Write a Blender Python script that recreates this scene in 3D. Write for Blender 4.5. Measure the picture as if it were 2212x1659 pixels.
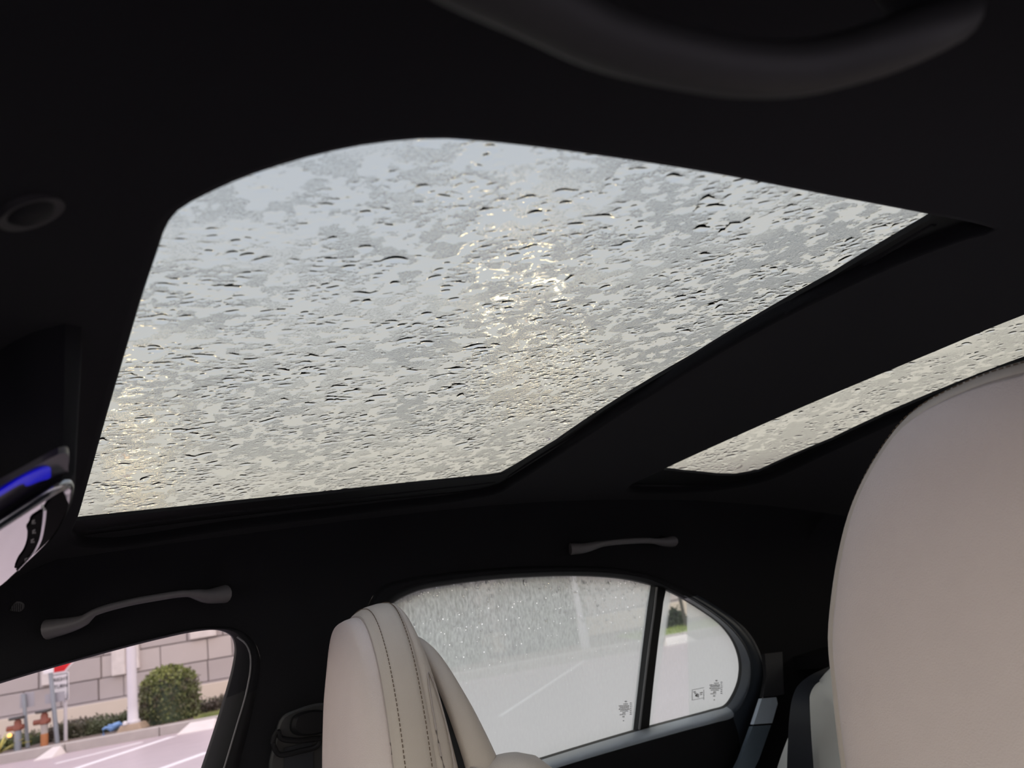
import bpy, bmesh, math, random
import numpy as np
from mathutils import Vector, Matrix
from mathutils.geometry import delaunay_2d_cdt
random.seed(7); RNG = np.random.default_rng(11)
for o in list(bpy.data.objects): bpy.data.objects.remove(o)
scene = bpy.context.scene
COL = scene.collection
W, H, F = 2212., 1659., 1685.
CAM = np.array([-.68, 0., 1.11])

# ------------------------------------------------------------------ camera
def cam_axes(pitch, roll, yaw):
    p, rl, a = map(math.radians, (pitch, roll, yaw))
    fw = np.array([math.cos(a)*math.cos(p), -math.sin(a)*math.cos(p), math.sin(p)])
    r0 = np.cross(fw, [0, 0, 1.]); r0 /= np.linalg.norm(r0)
    u0 = np.cross(r0, fw)
    return np.array([math.cos(rl)*r0 - math.sin(rl)*u0, math.sin(rl)*r0 + math.cos(rl)*u0, fw])
AX = cam_axes(17, 12, 34)          # the car's own axes
AXE = cam_axes(15.6, 9.7, 34)      # the street's axes: the car stands a few degrees askew on it
cd = bpy.data.cameras.new('camera'); cam = bpy.data.objects.new('camera', cd); COL.objects.link(cam)
cd.sensor_fit = 'HORIZONTAL'; cd.sensor_width = 36.; cd.lens = F/W*36.; cd.clip_start = .01
cm = Matrix.Identity(4)
for i in range(3):
    cm[i][0], cm[i][1], cm[i][2], cm[i][3] = AX[0][i], AX[1][i], -AX[2][i], CAM[i]
cam.matrix_world = cm
cd.dof.use_dof = True; cd.dof.focus_distance = .95; cd.dof.aperture_fstop = 8.
scene.camera = cam

# ------------------------------------------------------------------ sky and exposure
scene.view_settings.view_transform = 'Standard'; scene.view_settings.look = 'None'
scene.view_settings.exposure = 0.0; scene.view_settings.gamma = 1.0
scene.view_settings.use_curve_mapping = False
wd = bpy.data.worlds.new('overcast_sky'); scene.world = wd; wd.use_nodes = True
nt = wd.node_tree; nt.nodes.clear()
wo = nt.nodes.new('ShaderNodeOutputWorld'); bg = nt.nodes.new('ShaderNodeBackground')
tc = nt.nodes.new('ShaderNodeTexCoord'); sx = nt.nodes.new('ShaderNodeSeparateXYZ'); rp = nt.nodes.new('ShaderNodeValToRGB')
nt.links.new(tc.outputs['Generated'], sx.inputs[0]); nt.links.new(sx.outputs['Z'], rp.inputs[0])
nt.links.new(rp.outputs[0], bg.inputs[0]); nt.links.new(bg.outputs[0], wo.inputs[0])
el = rp.color_ramp.elements
el[0].position = 0.0; el[0].color = (1.0, .92, .76, 1)
el[1].position = .85; el[1].color = (.74, .83, 1.0, 1)
e = el.new(.25); e.color = (.98, .935, .83, 1)
e = el.new(.5); e.color = (.87, .91, .96, 1)
bg.inputs[1].default_value = 1.75

# ------------------------------------------------------------------ small helpers
def srgb(r, g, b):
    f = lambda c: (c/255/12.92) if c/255 <= .04045 else ((c/255+.055)/1.055)**2.4
    return (f(r), f(g), f(b), 1)
def ray(px, py):
    return AX[2]*F + AX[0]*(px-W/2) - AX[1]*(py-H/2)
def roof_h(x, y):
    d = y + .6
    h = .258 - .13*x*x - (.03 if d > 0 else .10)*d*d
    if y > -.045: h -= .5*(y+.045)*(y+.045)/(y+.045+.03)
    return h
def edge_h(y): return roof_h(.55, y)
def wall_x(h, y=-.6):
    if h >= .05:
        he = max(edge_h(y), .07)
        u = min(1., (h-.05)/(he-.05))
        return .55 + .06*math.sqrt(max(0., 1-u*u))
    return min(.70, .61 + (.05-h)*.25)
def hit(px, py, fn):
    """first point along the view ray where fn(point) changes sign"""
    d = ray(px, py); d = d/np.linalg.norm(d)
    t0 = .02; s0 = fn(CAM+d*t0)
    t = t0
    while t < 6:
        t1 = t + .02
        s1 = fn(CAM+d*t1)
        if s0*s1 <= 0:
            a, b = t, t1
            for _ in range(40):
                m = (a+b)/2
                if fn(CAM+d*m)*s0 > 0: a = m
                else: b = m
            return CAM+d*a
        t = t1
    return CAM+d*2.
def on_roof(px, py, off=0.): return hit(px, py, lambda p: p[2]-CAM[2]-roof_h(p[0], p[1])-off)
def on_wall(px, py, off=0.): return hit(px, py, lambda p: p[0]-wall_x(p[2]-CAM[2], p[1])-off)
def on_y(px, py, y):
    d = ray(px, py); return CAM + d*(y-CAM[1])/d[1]
def on_x(px, py, x):
    d = ray(px, py); return CAM + d*(x-CAM[0])/d[0]
def on_h(px, py, h):
    d = ray(px, py); return CAM + d*h/d[2]
def smooth_loop(P, n, closed=True, keep=()):
    """Catmull-Rom through P, resampled to n points by arc length"""
    P = [np.array(p, float) for p in P]; m = len(P); out = []
    rng = range(m) if closed else range(m-1)
    for i in rng:
        if closed: a, b, c, d = P[(i-1) % m], P[i], P[(i+1) % m], P[(i+2) % m]
        else: a, b, c, d = P[max(i-1, 0)], P[i], P[i+1], P[min(i+2, m-1)]
        for k in range(16):
            t = k/16
            ab = np.linalg.norm(b-a)**.5+1e-9; bc = np.linalg.norm(c-b)**.5+1e-9; cdd = np.linalg.norm(d-c)**.5+1e-9
            m1 = (c-b)+bc*((b-a)/ab-(c-a)/(ab+bc)) if ab > 1e-6 else (c-b)
            m2 = (c-b)+bc*((d-c)/cdd-(d-b)/(bc+cdd)) if cdd > 1e-6 else (c-b)
            out.append((2*t**3-3*t*t+1)*b+(t**3-2*t*t+t)*m1+(-2*t**3+3*t*t)*c+(t**3-t*t)*m2)
    if not closed: out.append(P[-1])
    out = np.array(out)
    Q = np.vstack([out, out[:1]]) if closed else out
    L = np.concatenate([[0], np.cumsum(np.linalg.norm(np.diff(Q, axis=0), axis=1))])
    s = np.linspace(0, L[-1], n+1)[:-1] if closed else np.linspace(0, L[-1], n)
    return np.stack([np.interp(s, L, Q[:, j]) for j in range(Q.shape[1])], 1)
def offset2(L, d):
    """move a 2-D loop by d along its left normal"""
    T = np.roll(L, -1, 0)-np.roll(L, 1, 0)
    T = T/(np.linalg.norm(T, axis=1)[:, None]+1e-12)
    return L + d*np.stack([-T[:, 1], T[:, 0]], 1)
def area2(L): return .5*np.sum(L[:, 0]*np.roll(L[:, 1], -1)-np.roll(L[:, 0], -1)*L[:, 1])
def ccw(L): return L if area2(L) > 0 else L[::-1]
def inside(P, L):
    x, y = P[:, 0], P[:, 1]; r = np.zeros(len(P), bool); m = len(L)
    for i in range(m):
        x1, y1 = L[i]; x2, y2 = L[(i+1) % m]
        c = ((y1 > y) != (y2 > y)) & (x < (x2-x1)*(y-y1)/(y2-y1+1e-15)+x1)
        r ^= c
    return r
def cdt(outer, holes, step):
    loops = [np.asarray(outer)]+[np.asarray(h) for h in holes]
    V, E = [], []
    for L in loops:
        b = len(V); V += [tuple(p) for p in L]; E += [(b+i, b+(i+1) % len(L)) for i in range(len(L))]
    lo, hi = loops[0].min(0), loops[0].max(0)
    gx, gy = np.meshgrid(np.arange(lo[0]+step/2, hi[0], step), np.arange(lo[1]+step/2, hi[1], step))
    G = np.stack([gx.ravel(), gy.ravel()], 1)
    ok = inside(G, loops[0])
    for h in loops[1:]: ok &= ~inside(G, h)
    allp = np.array(V)
    G = G[ok]
    if len(G):
        dmin = np.array([np.min(np.sum((allp-g)**2, 1)) for g in G])
        G = G[dmin > (step*.35)**2]
    V += [tuple(g) for g in G]
    r = delaunay_2d_cdt([Vector(v) for v in V], E, [], 0, 1e-7)
    vs = np.array([tuple(v) for v in r[0]]); fs = [tuple(f) for f in r[2]]
    cen = np.array([vs[list(f)].mean(0) for f in fs])
    ok = inside(cen, loops[0])
    for h in loops[1:]: ok &= ~inside(cen, h)
    return vs, [f for f, k in zip(fs, ok) if k]
class MB:
    """collects geometry of ONE mesh"""
    def __init__(s): s.v = []; s.f = []; s.mi = []
    def add(s, vs, fs, mi=0):
        b = len(s.v); s.v += [tuple(map(float, v)) for v in vs]
        s.f += [tuple(int(i)+b for i in f) for f in fs]; s.mi += [mi]*len(fs); return s
    def loft(s, rings, closed=True, cap0=False, cap1=False, mi=0):
        n = len(rings[0]); vs = [p for r in rings for p in r]; fs = []
        for k in range(len(rings)-1):
            for i in range(n if closed else n-1):
                j = (i+1) % n
                fs.append((k*n+i, k*n+j, (k+1)*n+j, (k+1)*n+i))
        if cap0: fs.append(tuple(range(n))[::-1])
        if cap1: fs.append(tuple(range((len(rings)-1)*n, len(rings)*n)))
        return s.add(vs, fs, mi)
    def box(s, c, d, mi=0, rot=None):
        c = np.array(c, float); h = np.array(d, float)/2
        vs = [np.array([sx*h[0], sy*h[1], sz*h[2]]) for sx in (-1, 1) for sy in (-1, 1) for sz in (-1, 1)]
        if rot is not None: vs = [rot@v for v in vs]
        return s.add([v+c for v in vs], [(0, 1, 3, 2), (4, 6, 7, 5), (0, 4, 5, 1), (2, 3, 7, 6), (0, 2, 6, 4), (1, 5, 7, 3)], mi)
    def tube(s, P, r, n=10, caps=True, mi=0, flat=1., up=(0, 0, 1)):
        P = [np.array(p, float) for p in P]; rings = []
        rr = r if hasattr(r, '__len__') else [r]*len(P)
        for i, p in enumerate(P):
            t = P[min(i+1, len(P)-1)]-P[max(i-1, 0)]; t = t/(np.linalg.norm(t)+1e-12)
            u = np.array(up, float)
            if abs(t@u) > .97: u = np.array([1., 0, 0]) if abs(t[0]) < .9 else np.array([0, 1., 0])
            a = np.cross(t, u); a /= np.linalg.norm(a); b = np.cross(a, t)
            rings.append([p+rr[i]*(math.cos(2*math.pi*k/n)*a+flat*math.sin(2*math.pi*k/n)*b) for k in range(n)])
        return s.loft(rings, True, caps, caps, mi)
    def lathe(s, prof, c=(0, 0, 0), n=20, mi=0):
        rings = [[(c[0]+r*math.cos(2*math.pi*k/n), c[1]+r*math.sin(2*math.pi*k/n), c[2]+z) for k in range(n)] for r, z in prof]
        return s.loft(rings, True, True, True, mi)
    def build(s, name, mats, parent=None, smooth=True, bevel=0., sub=0, angle=40, fix=True):
        me = bpy.data.meshes.new(name); me.from_pydata(s.v, [], s.f)
        mats = mats if isinstance(mats, (list, tuple)) else [mats]
        for m in mats: me.materials.append(m)
        if len(mats) > 1: me.polygons.foreach_set('material_index', s.mi)
        if fix:
            bm = bmesh.new(); bm.from_mesh(me); bmesh.ops.recalc_face_normals(bm, faces=bm.faces); bm.to_mesh(me); bm.free()
        if smooth:
            me.polygons.foreach_set('use_smooth', [True]*len(me.polygons))
            if angle < 180: me.set_sharp_from_angle(angle=math.radians(angle))
        o = bpy.data.objects.new(name, me); COL.objects.link(o)
        if parent is not None: o.parent = parent
        if bevel:
            b = o.modifiers.new('round', 'BEVEL'); b.width = bevel; b.segments = 3; b.limit_method = 'ANGLE'
        if sub:
            b = o.modifiers.new('subdiv', 'SUBSURF'); b.levels = sub; b.render_levels = sub
        return o
def tag(o, label=None, cat=None, group=None, kind=None):
    if label: o['label'] = label
    if cat: o['category'] = cat
    if group: o['group'] = group
    if kind: o['kind'] = kind
    return o
def empty(name, loc=(0, 0, 0), mw=None):
    o = bpy.data.objects.new(name, None); COL.objects.link(o); o.empty_display_size = .05
    if mw is not None: o.matrix_world = mw
    else: o.location = loc
    return o

# ------------------------------------------------------------------ materials
def mat(name, col, rough=.6, var=.12, scale=30., bump=0., bscale=200., metal=0., spec=.5, emit=None, estr=0., kind='noise', detail=4., sheen=0., coat=0.):
    m = bpy.data.materials.new(name); m.use_nodes = True; n = m.node_tree; N = n.nodes; L = n.links
    b = N['Principled BSDF']; b.inputs['Roughness'].default_value = rough; b.inputs['Metallic'].default_value = metal
    b.inputs['Specular IOR Level'].default_value = spec
    if sheen: b.inputs['Sheen Weight'].default_value = sheen
    if coat: b.inputs['Coat Weight'].default_value = coat; b.inputs['Coat Roughness'].default_value = .03
    t = N.new('ShaderNodeTexCoord')
    x = N.new('ShaderNodeTexNoise'); x.inputs['Scale'].default_value = scale; x.inputs['Detail'].default_value = detail
    L.new(t.outputs['Object'], x.inputs['Vector'])
    mx = N.new('ShaderNodeMix'); mx.data_type = 'RGBA'
    c = np.array(col[:3])
    mx.inputs['A'].default_value = (*np.clip(c*(1-var), 0, 1), 1); mx.inputs['B'].default_value = (*np.clip(c*(1+var), 0, 1), 1)
    L.new(x.outputs['Fac'], mx.inputs['Factor']); L.new(mx.outputs['Result'], b.inputs['Base Color'])
    if bump:
        if kind == 'voronoi':
            y = N.new('ShaderNodeTexVoronoi'); y.inputs['Scale'].default_value = bscale; o = y.outputs['Distance']
        else:
            y = N.new('ShaderNodeTexNoise'); y.inputs['Scale'].default_value = bscale; y.inputs['Detail'].default_value = 3; o = y.outputs['Fac']
        L.new(t.outputs['Object'], y.inputs['Vector'])
        bp = N.new('ShaderNodeBump'); bp.inputs['Strength'].default_value = bump; bp.inputs['Distance'].default_value = .002
        L.new(o, bp.inputs['Height']); L.new(bp.outputs[0], b.inputs['Normal'])
    if emit is not None:
        b.inputs['Emission Color'].default_value = emit; b.inputs['Emission Strength'].default_value = estr
    return m
M = {}
M['headliner'] = mat('headliner_cloth', (.0105, .0105, .0125), .95, .15, 900, .25, 1500, spec=.1, sheen=.05)
M['pillar'] = mat('pillar_cloth', (.012, .012, .0145), .9, .15, 800, .2, 1500, spec=.15)
M['navy'] = mat('navy_leatherette', (.030, .037, .052), .36, .1, 60, .12, 900, kind='voronoi', spec=.5)
M['shoulder'] = mat('door_top_highlight', (.27, .30, .345), .38, .08, 60, .1, 900, kind='voronoi', spec=.6, sheen=.3)  # door trim colour lifted to paint in the window's highlight
M['handle_dark'] = mat('dark_handle_plastic', (.028, .028, .028), .55, .08, 120, .1, 1500, spec=.3)
M['black_plastic'] = mat('black_plastic', (.010, .010, .012), .6, .1, 80, .1, 1200, spec=.2)
M['handle'] = mat('handle_plastic', (.13, .122, .13), .5, .08, 120, .1, 1500, spec=.45)
M['rubber'] = mat('black_rubber', (.008, .008, .009), .6, .1, 100, .05, 600, spec=.3)
M['gloss'] = mat('gloss_black', (.006, .006, .008), .03, .05, 50, spec=.9, coat=1.)
M['chrome'] = mat('satin_chrome', (.42, .42, .43), .22, .05, 60, metal=1.)
M['leather'] = mat('cream_leather', (.69, .592, .562), .5, .04, 25, .22, 750, kind='voronoi', spec=.35)
M['leather_side'] = mat('shaded_side_leather', (.56, .49, .43), .5, .04, 25, .12, 900, kind='voronoi', spec=.35)  # seat leather darkened to paint in the weaker light on the flanks
M['rear_leather'] = mat('pale_rear_leather', (.80, .785, .745), .5, .03, 25, .12, 900, kind='voronoi', spec=.35)
M['stitch'] = mat('brown_thread', (.16, .115, .085), .8, .1, 300, spec=.2)
M['seam'] = mat('seam_leather', (.40, .345, .32), .55, .08, 200, spec=.3)  # darker leather tone for piping and seam lines
M['webbing'] = mat('belt_webbing', (.018, .020, .028), .6, .15, 600, .3, 1600, spec=.4)
M['grey_panel'] = mat('blue_grey_trim', (.58, .65, .76), .5, .06, 90, .1, 1500, spec=.4)
M['blue_light'] = mat('blue_light', (.01, .01, .2), .4, .1, 50, emit=(.0, .0, 1., 1), estr=.33)
M['print'] = mat('grey_print', (.27, .27, .275), .7, .1, 200)
M['icon'] = mat('white_print', (.6, .6, .6), .6, .05, 200)

def glass_tint(name, col, gloss=.0):
    m = bpy.data.materials.new(name); m.use_nodes = True; N = m.node_tree.nodes; L = m.node_tree.links; N.clear()
    o = N.new('ShaderNodeOutputMaterial'); t = N.new('ShaderNodeBsdfTransparent'); t.inputs[0].default_value = col
    if gloss:
        g = N.new('ShaderNodeBsdfGlossy'); g.inputs['Roughness'].default_value = .02
        fr = N.new('ShaderNodeFresnel'); fr.inputs[0].default_value = 1.2
        mx = N.new('ShaderNodeMixShader'); L.new(fr.outputs[0], mx.inputs[0]); L.new(t.outputs[0], mx.inputs[1]); L.new(g.outputs[0], mx.inputs[2])
        L.new(mx.outputs[0], o.inputs[0])
    else: L.new(t.outputs[0], o.inputs[0])
    return m
M['roof_glass'] = glass_tint('dark_roof_glass', (.586, .590, .588, 1))
M['clear_glass'] = glass_tint('clear_pink_glass', (1., .955, .975, 1))
M['plain_glass'] = glass_tint('plain_glass', (.96, .96, .96, 1))
def water_mat(name, fine, dist):
    m = bpy.data.materials.new(name); m.use_nodes = True; N = m.node_tree.nodes; L = m.node_tree.links; N.clear()
    o = N.new('ShaderNodeOutputMaterial'); r = N.new('ShaderNodeBsdfRefraction')
    r.inputs['IOR'].default_value = 1.33; r.inputs['Roughness'].default_value = 0.0
    t = N.new('ShaderNodeTexCoord'); v = N.new('ShaderNodeTexVoronoi'); v.inputs['Scale'].default_value = fine; v.feature = 'F1'
    L.new(t.outputs['Object'], v.inputs['Vector'])
    sq = N.new('ShaderNodeMath'); sq.operation = 'MULTIPLY'; L.new(v.outputs['Distance'], sq.inputs[0]); L.new(v.outputs['Distance'], sq.inputs[1])
    ad = N.new('ShaderNodeMath'); ad.operation = 'MULTIPLY_ADD'; L.new(sq.outputs[0], ad.inputs[0]); ad.inputs[1].default_value = -1.6; ad.inputs[2].default_value = 1.
    at = N.new('ShaderNodeAttribute'); at.attribute_name = 'grain'
    mu = N.new('ShaderNodeMath'); mu.operation = 'MULTIPLY'; L.new(ad.outputs[0], mu.inputs[0]); L.new(at.outputs['Fac'], mu.inputs[1])
    bp = N.new('ShaderNodeBump'); bp.inputs['Strength'].default_value = 1.; bp.inputs['Distance'].default_value = dist
    L.new(mu.outputs[0], bp.inputs['Height']); L.new(bp.outputs[0], r.inputs['Normal'])
    ro = N.new('ShaderNodeMath'); ro.operation = 'MULTIPLY'; L.new(at.outputs['Fac'], ro.inputs[0]); ro.inputs[1].default_value = .17; L.new(ro.outputs[0], r.inputs['Roughness'])
    L.new(r.outputs[0], o.inputs[0]); return m
M['water'] = water_mat('rain_water', 900., .00026)
def haze_mat(name, base, streak, tint):
    """glass with fog, rain specks and a painted reflection veil: part clear, part scattering"""
    m = bpy.data.materials.new(name); m.use_nodes = True; N = m.node_tree.nodes; L = m.node_tree.links; N.clear()
    o = N.new('ShaderNodeOutputMaterial'); t = N.new('ShaderNodeBsdfTransparent'); t.inputs[0].default_value = tint
    d = N.new('ShaderNodeBsdfTranslucent'); d.inputs[0].default_value = (.44, .46, .445, 1)
    mx = N.new('ShaderNodeMixShader'); a = N.new('ShaderNodeAttribute'); a.attribute_name = 'fog_veil'
    c = N.new('ShaderNodeTexCoord'); mp = N.new('ShaderNodeMapping'); mp.inputs['Scale'].default_value = (1, 1, .35)
    n = N.new('ShaderNodeTexNoise'); n.inputs['Scale'].default_value = 230.; n.inputs['Detail'].default_value = 3
    L.new(c.outputs['Object'], mp.inputs[0]); L.new(mp.outputs[0], n.inputs['Vector'])
    a2 = N.new('ShaderNodeAttribute'); a2.attribute_name = 'streak'
    s = N.new('ShaderNodeMath'); s.operation = 'SUBTRACT'; L.new(n.outputs['Fac'], s.inputs[0]); s.inputs[1].default_value = .5
    k = N.new('ShaderNodeMath'); k.operation = 'MULTIPLY'; L.new(s.outputs[0], k.inputs[0]); L.new(a2.outputs['Fac'], k.inputs[1])
    ad = N.new('ShaderNodeMath'); ad.operation = 'ADD'; ad.use_clamp = True; L.new(a.outputs['Fac'], ad.inputs[0]); L.new(k.outputs[0], ad.inputs[1])
    # specks whitened to paint in the sky's glint on beads of water
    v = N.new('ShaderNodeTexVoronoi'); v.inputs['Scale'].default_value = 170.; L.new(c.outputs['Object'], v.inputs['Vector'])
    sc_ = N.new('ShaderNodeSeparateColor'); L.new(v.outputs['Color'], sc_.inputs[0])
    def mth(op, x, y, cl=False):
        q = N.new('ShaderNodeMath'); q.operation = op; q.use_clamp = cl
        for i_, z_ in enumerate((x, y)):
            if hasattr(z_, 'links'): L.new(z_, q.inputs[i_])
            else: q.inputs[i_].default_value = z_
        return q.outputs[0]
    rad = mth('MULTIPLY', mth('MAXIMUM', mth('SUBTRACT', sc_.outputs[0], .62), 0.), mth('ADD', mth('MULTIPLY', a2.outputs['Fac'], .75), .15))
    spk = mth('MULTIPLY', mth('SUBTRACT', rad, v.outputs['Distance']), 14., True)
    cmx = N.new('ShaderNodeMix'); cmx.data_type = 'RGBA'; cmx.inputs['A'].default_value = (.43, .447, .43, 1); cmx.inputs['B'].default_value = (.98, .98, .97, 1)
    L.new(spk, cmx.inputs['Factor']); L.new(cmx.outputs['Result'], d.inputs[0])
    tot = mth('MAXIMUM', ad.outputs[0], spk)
    L.new(tot, mx.inputs[0]); L.new(t.outputs[0], mx.inputs[1]); L.new(d.outputs[0], mx.inputs[2]); L.new(mx.outputs[0], o.inputs[0])
    return m
M['fog_veil_glass'] = haze_mat('fog_and_painted_reflection', .6, .5, (.86, .88, .86, 1))  # real fog on the rear pane, painted reflection on the quarter pane

# ================================================================== THE CAR'S SHELL (the room)
A_px = [(157, 1150), (158, 1165), (176, 1177), (206, 1180), (244, 1180), (285, 1176), (488, 1143), (600, 1129), (800, 1104), (1000, 1079), (1075, 1064), (1110, 1043),
        (1200, 985), (1383, 865), (1700, 680), (1990, 548), (2120, 504), (2146, 502), (2120, 492), (2015, 470), (1800, 430), (1500, 375), (1300, 345), (1150, 325), (1020, 312), (930, 308), (800, 320), (700, 340),
        (600, 368), (520, 396), (450, 428), (400, 455), (375, 478), (358, 507), (345, 545), (312, 640), (272, 770), (233, 900), (196, 1030), (168, 1125)]
A3 = [on_roof(*p) for p in A_px]
LA = ccw(smooth_loop([p[:2] for p in A3], 220))
B3 = [on_roof(*p) for p in [(1360, 1052), (1362, 1060), (1420, 1064), (1500, 1062), (1580, 1054), (1660, 1036), (1800, 972), (1990, 887)]]
q = on_roof(1990, 887); q2 = on_roof(1800, 972)
sl = (q[1]-q2[1])/(q[0]-q2[0])
top = [on_roof(*p) for p in [(2212, 683), (2000, 770), (1800, 853), (1600, 940), (1435, 1015)]]
s2 = (top[0][1]-top[2][1])/(top[0][0]-top[2][0])
B3 += [np.array([-.36, q[1]+sl*(-.36-q[0]), 0]), np.array([-.41, q[1]+.07, 0]), np.array([-.36, top[0][1]+s2*(-.36-top[0][0]), 0])] + top
LB = ccw(smooth_loop([p[:2] for p in B3], 180))
zr = lambda x, y, o=0.: CAM[2]+roof_h(x, y)+o
def lift(L, o): return [(p[0], p[1], zr(p[0], p[1], o)) for p in L]
XL, XR, YR, YF = -.60, .55, -2.0, .10
def subdiv(P, step):
    out = []
    for i in range(len(P)):
        a, b = np.array(P[i], float), np.array(P[(i+1) % len(P)], float); n = max(1, int(np.linalg.norm(b-a)/step))
        out += [a+(b-a)*k/n for k in range(n)]
    return np.array(out)
outer = subdiv([(XL, YR), (XR, YR), (XR, YF), (XL, YF)], .04)
mb = MB()
vs, fs = cdt(outer, [offset2(LA, -.007), offset2(LB, -.007)], .045)
mb.add([(x, y, zr(x, y)) for x, y in vs], fs)
for L in (LA, LB):
    mb.loft([lift(offset2(L, -.007), 0), lift(offset2(L, -.0025), .0008), lift(offset2(L, -.0005), .003), lift(L, .007), lift(L, .0135)])
# driver's side roof rail
rings = []
for y in np.linspace(YR, YF, 60):
    he = roof_h(XL, y)
    rings.append([(XL, y, CAM[2]+he), (-.625, y, CAM[2]+he-.018), (-.642, y, CAM[2]+he-.05), (-.648, y, CAM[2]+he-.085), (-.665, y, CAM[2]+he-.09), (-.675, y, CAM[2]+he-.03), (-.64, y, CAM[2]+he+.03), (-.58, y, CAM[2]+he+.04)])
mb.loft(rings, closed=False)
# outer skin of the passenger roof rail
rings = []
for y in np.linspace(YR, YF, 60):
    he = CAM[2]+edge_h(y)
    rings.append([(.50, y, CAM[2]+roof_h(.50, y)+.012), (.54, y, he+.014), (.60, y, he-.005), (.635, y, max(he-.05, CAM[2]+.115)), (.645, y, CAM[2]+.10)])
mb.loft(rings, closed=False)
ceiling = tag(mb.build('ceiling', M['headliner']), kind='structure')

# frame of the roof glass: rubber ring on the underside of the pane
fA = [on_roof(*p, .013) for p in [(60, 1137), (165, 1125), (400, 1100), (700, 1068), (1000, 1036), (1058, 1030), (1083, 1026), (1112, 1010), (1200, 957), (1500, 771), (1800, 597), (2015, 470), (2240, 338)]]
fin = np.array([p[:2] for p in fA])
fin = np.vstack([[fin[0][0], .05], fin, [-.50, fin[-1][1]], [-.50, .05]])
fin = ccw(subdiv(fin, .04)); fout = offset2(fin, -.05)
fout = ccw(subdiv([(-.54, -.86), (.535, -.84), (.535, .095), (-.54, .095)], .04))
def ring_mesh(outer, inner, o0, o1):
    m = MB()
    vs, fs = cdt(outer, [inner], .05)
    m.add([(x, y, zr(x, y, o0)) for x, y in vs], fs)
    m.add([(x, y, zr(x, y, o1)) for x, y in vs], [f[::-1] for f in fs])
    m.loft([lift(inner, o0), lift(inner, o1)]); m.loft([lift(outer, o0), lift(outer, o1)])
    return m
trim1 = tag(ring_mesh(fout, fin, .013, .018).build('trim_1', M['rubber'], fix=False), kind='structure')
# two raised guide rails of the blind, inside the frame's passenger and rear edges
gr = MB()
gp = [on_roof(*p, .010) for p in [(190, 1150), (400, 1121), (700, 1088), (1000, 1054), (1070, 1045)]]
gr.tube([p+np.array([0, 0, .004]) for p in gp], .0035, 8)
gp = [on_roof(*p, .010) for p in [(1100, 1032), (1250, 938), (1500, 785), (1800, 620), (2020, 490)]]
gr.tube([p+np.array([0, 0, .004]) for p in gp], .0035, 8)
gr.build('guide_rail', M['black_plastic'], trim1)
fB = [on_roof(*p, .013) for p in [(1400, 1010), (1435, 1015), (1480, 1020), (1550, 1027), (1590, 1028), (1640, 1019), (1800, 950), (1980, 868)]]
fin2 = np.array([p[:2] for p in fB]); yy = fin2[-1]; sl2 = (fin2[-1][1]-fin2[-2][1])/(fin2[-1][0]-fin2[-2][0])
fin2 = np.vstack([fin2, [-.46, yy[1]+sl2*(-.46-yy[0])], [-.46, -.90], [.43, -.90]])
fin2 = ccw(subdiv(fin2, .04))
fout2 = ccw(subdiv([(-.52, -1.50), (.52, -1.50), (.52, -.88), (-.52, -.88)], .04))
trim2 = tag(ring_mesh(fout2, fin2, .013, .018).build('trim_2', M['rubber'], fix=False), kind='structure')

# panes of the roof (dark tinted), flat slabs following the roof's curve
def roof_pane(name, x0, x1, y0, y1, o0, o1):
    g = MB(); nx, ny = 30, 24
    for o, flip in ((o0, True), (o1, False)):
        vs = [(x, y, zr(x, y, o)) for y in np.linspace(y0, y1, ny) for x in np.linspace(x0, x1, nx)]
        fs = [(j*nx+i, j*nx+i+1, (j+1)*nx+i+1, (j+1)*nx+i) for j in range(ny-1) for i in range(nx-1)]
        g.add(vs, [f[::-1] for f in fs] if flip else fs)
    return tag(g.build(name, M['roof_glass'], fix=False), kind='structure')
win4 = roof_pane('window_4', -.535, .53, -.83, .09, .0185, .0225)
win5 = roof_pane('window_5', -.515, .525, -1.49, -.885, .0185, .0225)

# rain water lying on the roof panes: a closed sheet with real relief
def vnoise(shape, cell, seed, dx, octaves=3, aniso=1.):
    r = np.random.default_rng(seed); out = np.zeros(shape); amp = 1.; tot = 0
    for k in range(octaves):
        cx, cy = cell/2**k/dx*aniso, cell/2**k/dx
        gx, gy = int(shape[1]/cx)+4, int(shape[0]/cy)+4
        g = r.random((gy, gx))
        X = np.arange(shape[1])/cx+r.random(); Y = np.arange(shape[0])/cy+r.random()
        xi, yi = X.astype(int), Y.astype(int); fx, fy = X-xi, Y-yi
        fx = fx*fx*fx*(fx*(fx*6-15)+10); fy = fy*fy*fy*(fy*(fy*6-15)+10)
        a = g[np.ix_(yi, xi)]; b = g[np.ix_(yi, xi+1)]; c = g[np.ix_(yi+1, xi)]; d = g[np.ix_(yi+1, xi+1)]
        fx = fx[None, :]; fy = fy[:, None]
        out += amp*((a*(1-fx)+b*fx)*(1-fy)+(c*(1-fx)+d*fx)*fy); tot += amp; amp *= .55
    return out/tot
def sstep(a, b, x):
    t = np.clip((x-a)/(b-a), 0, 1); return t*t*(3-2*t)
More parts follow.
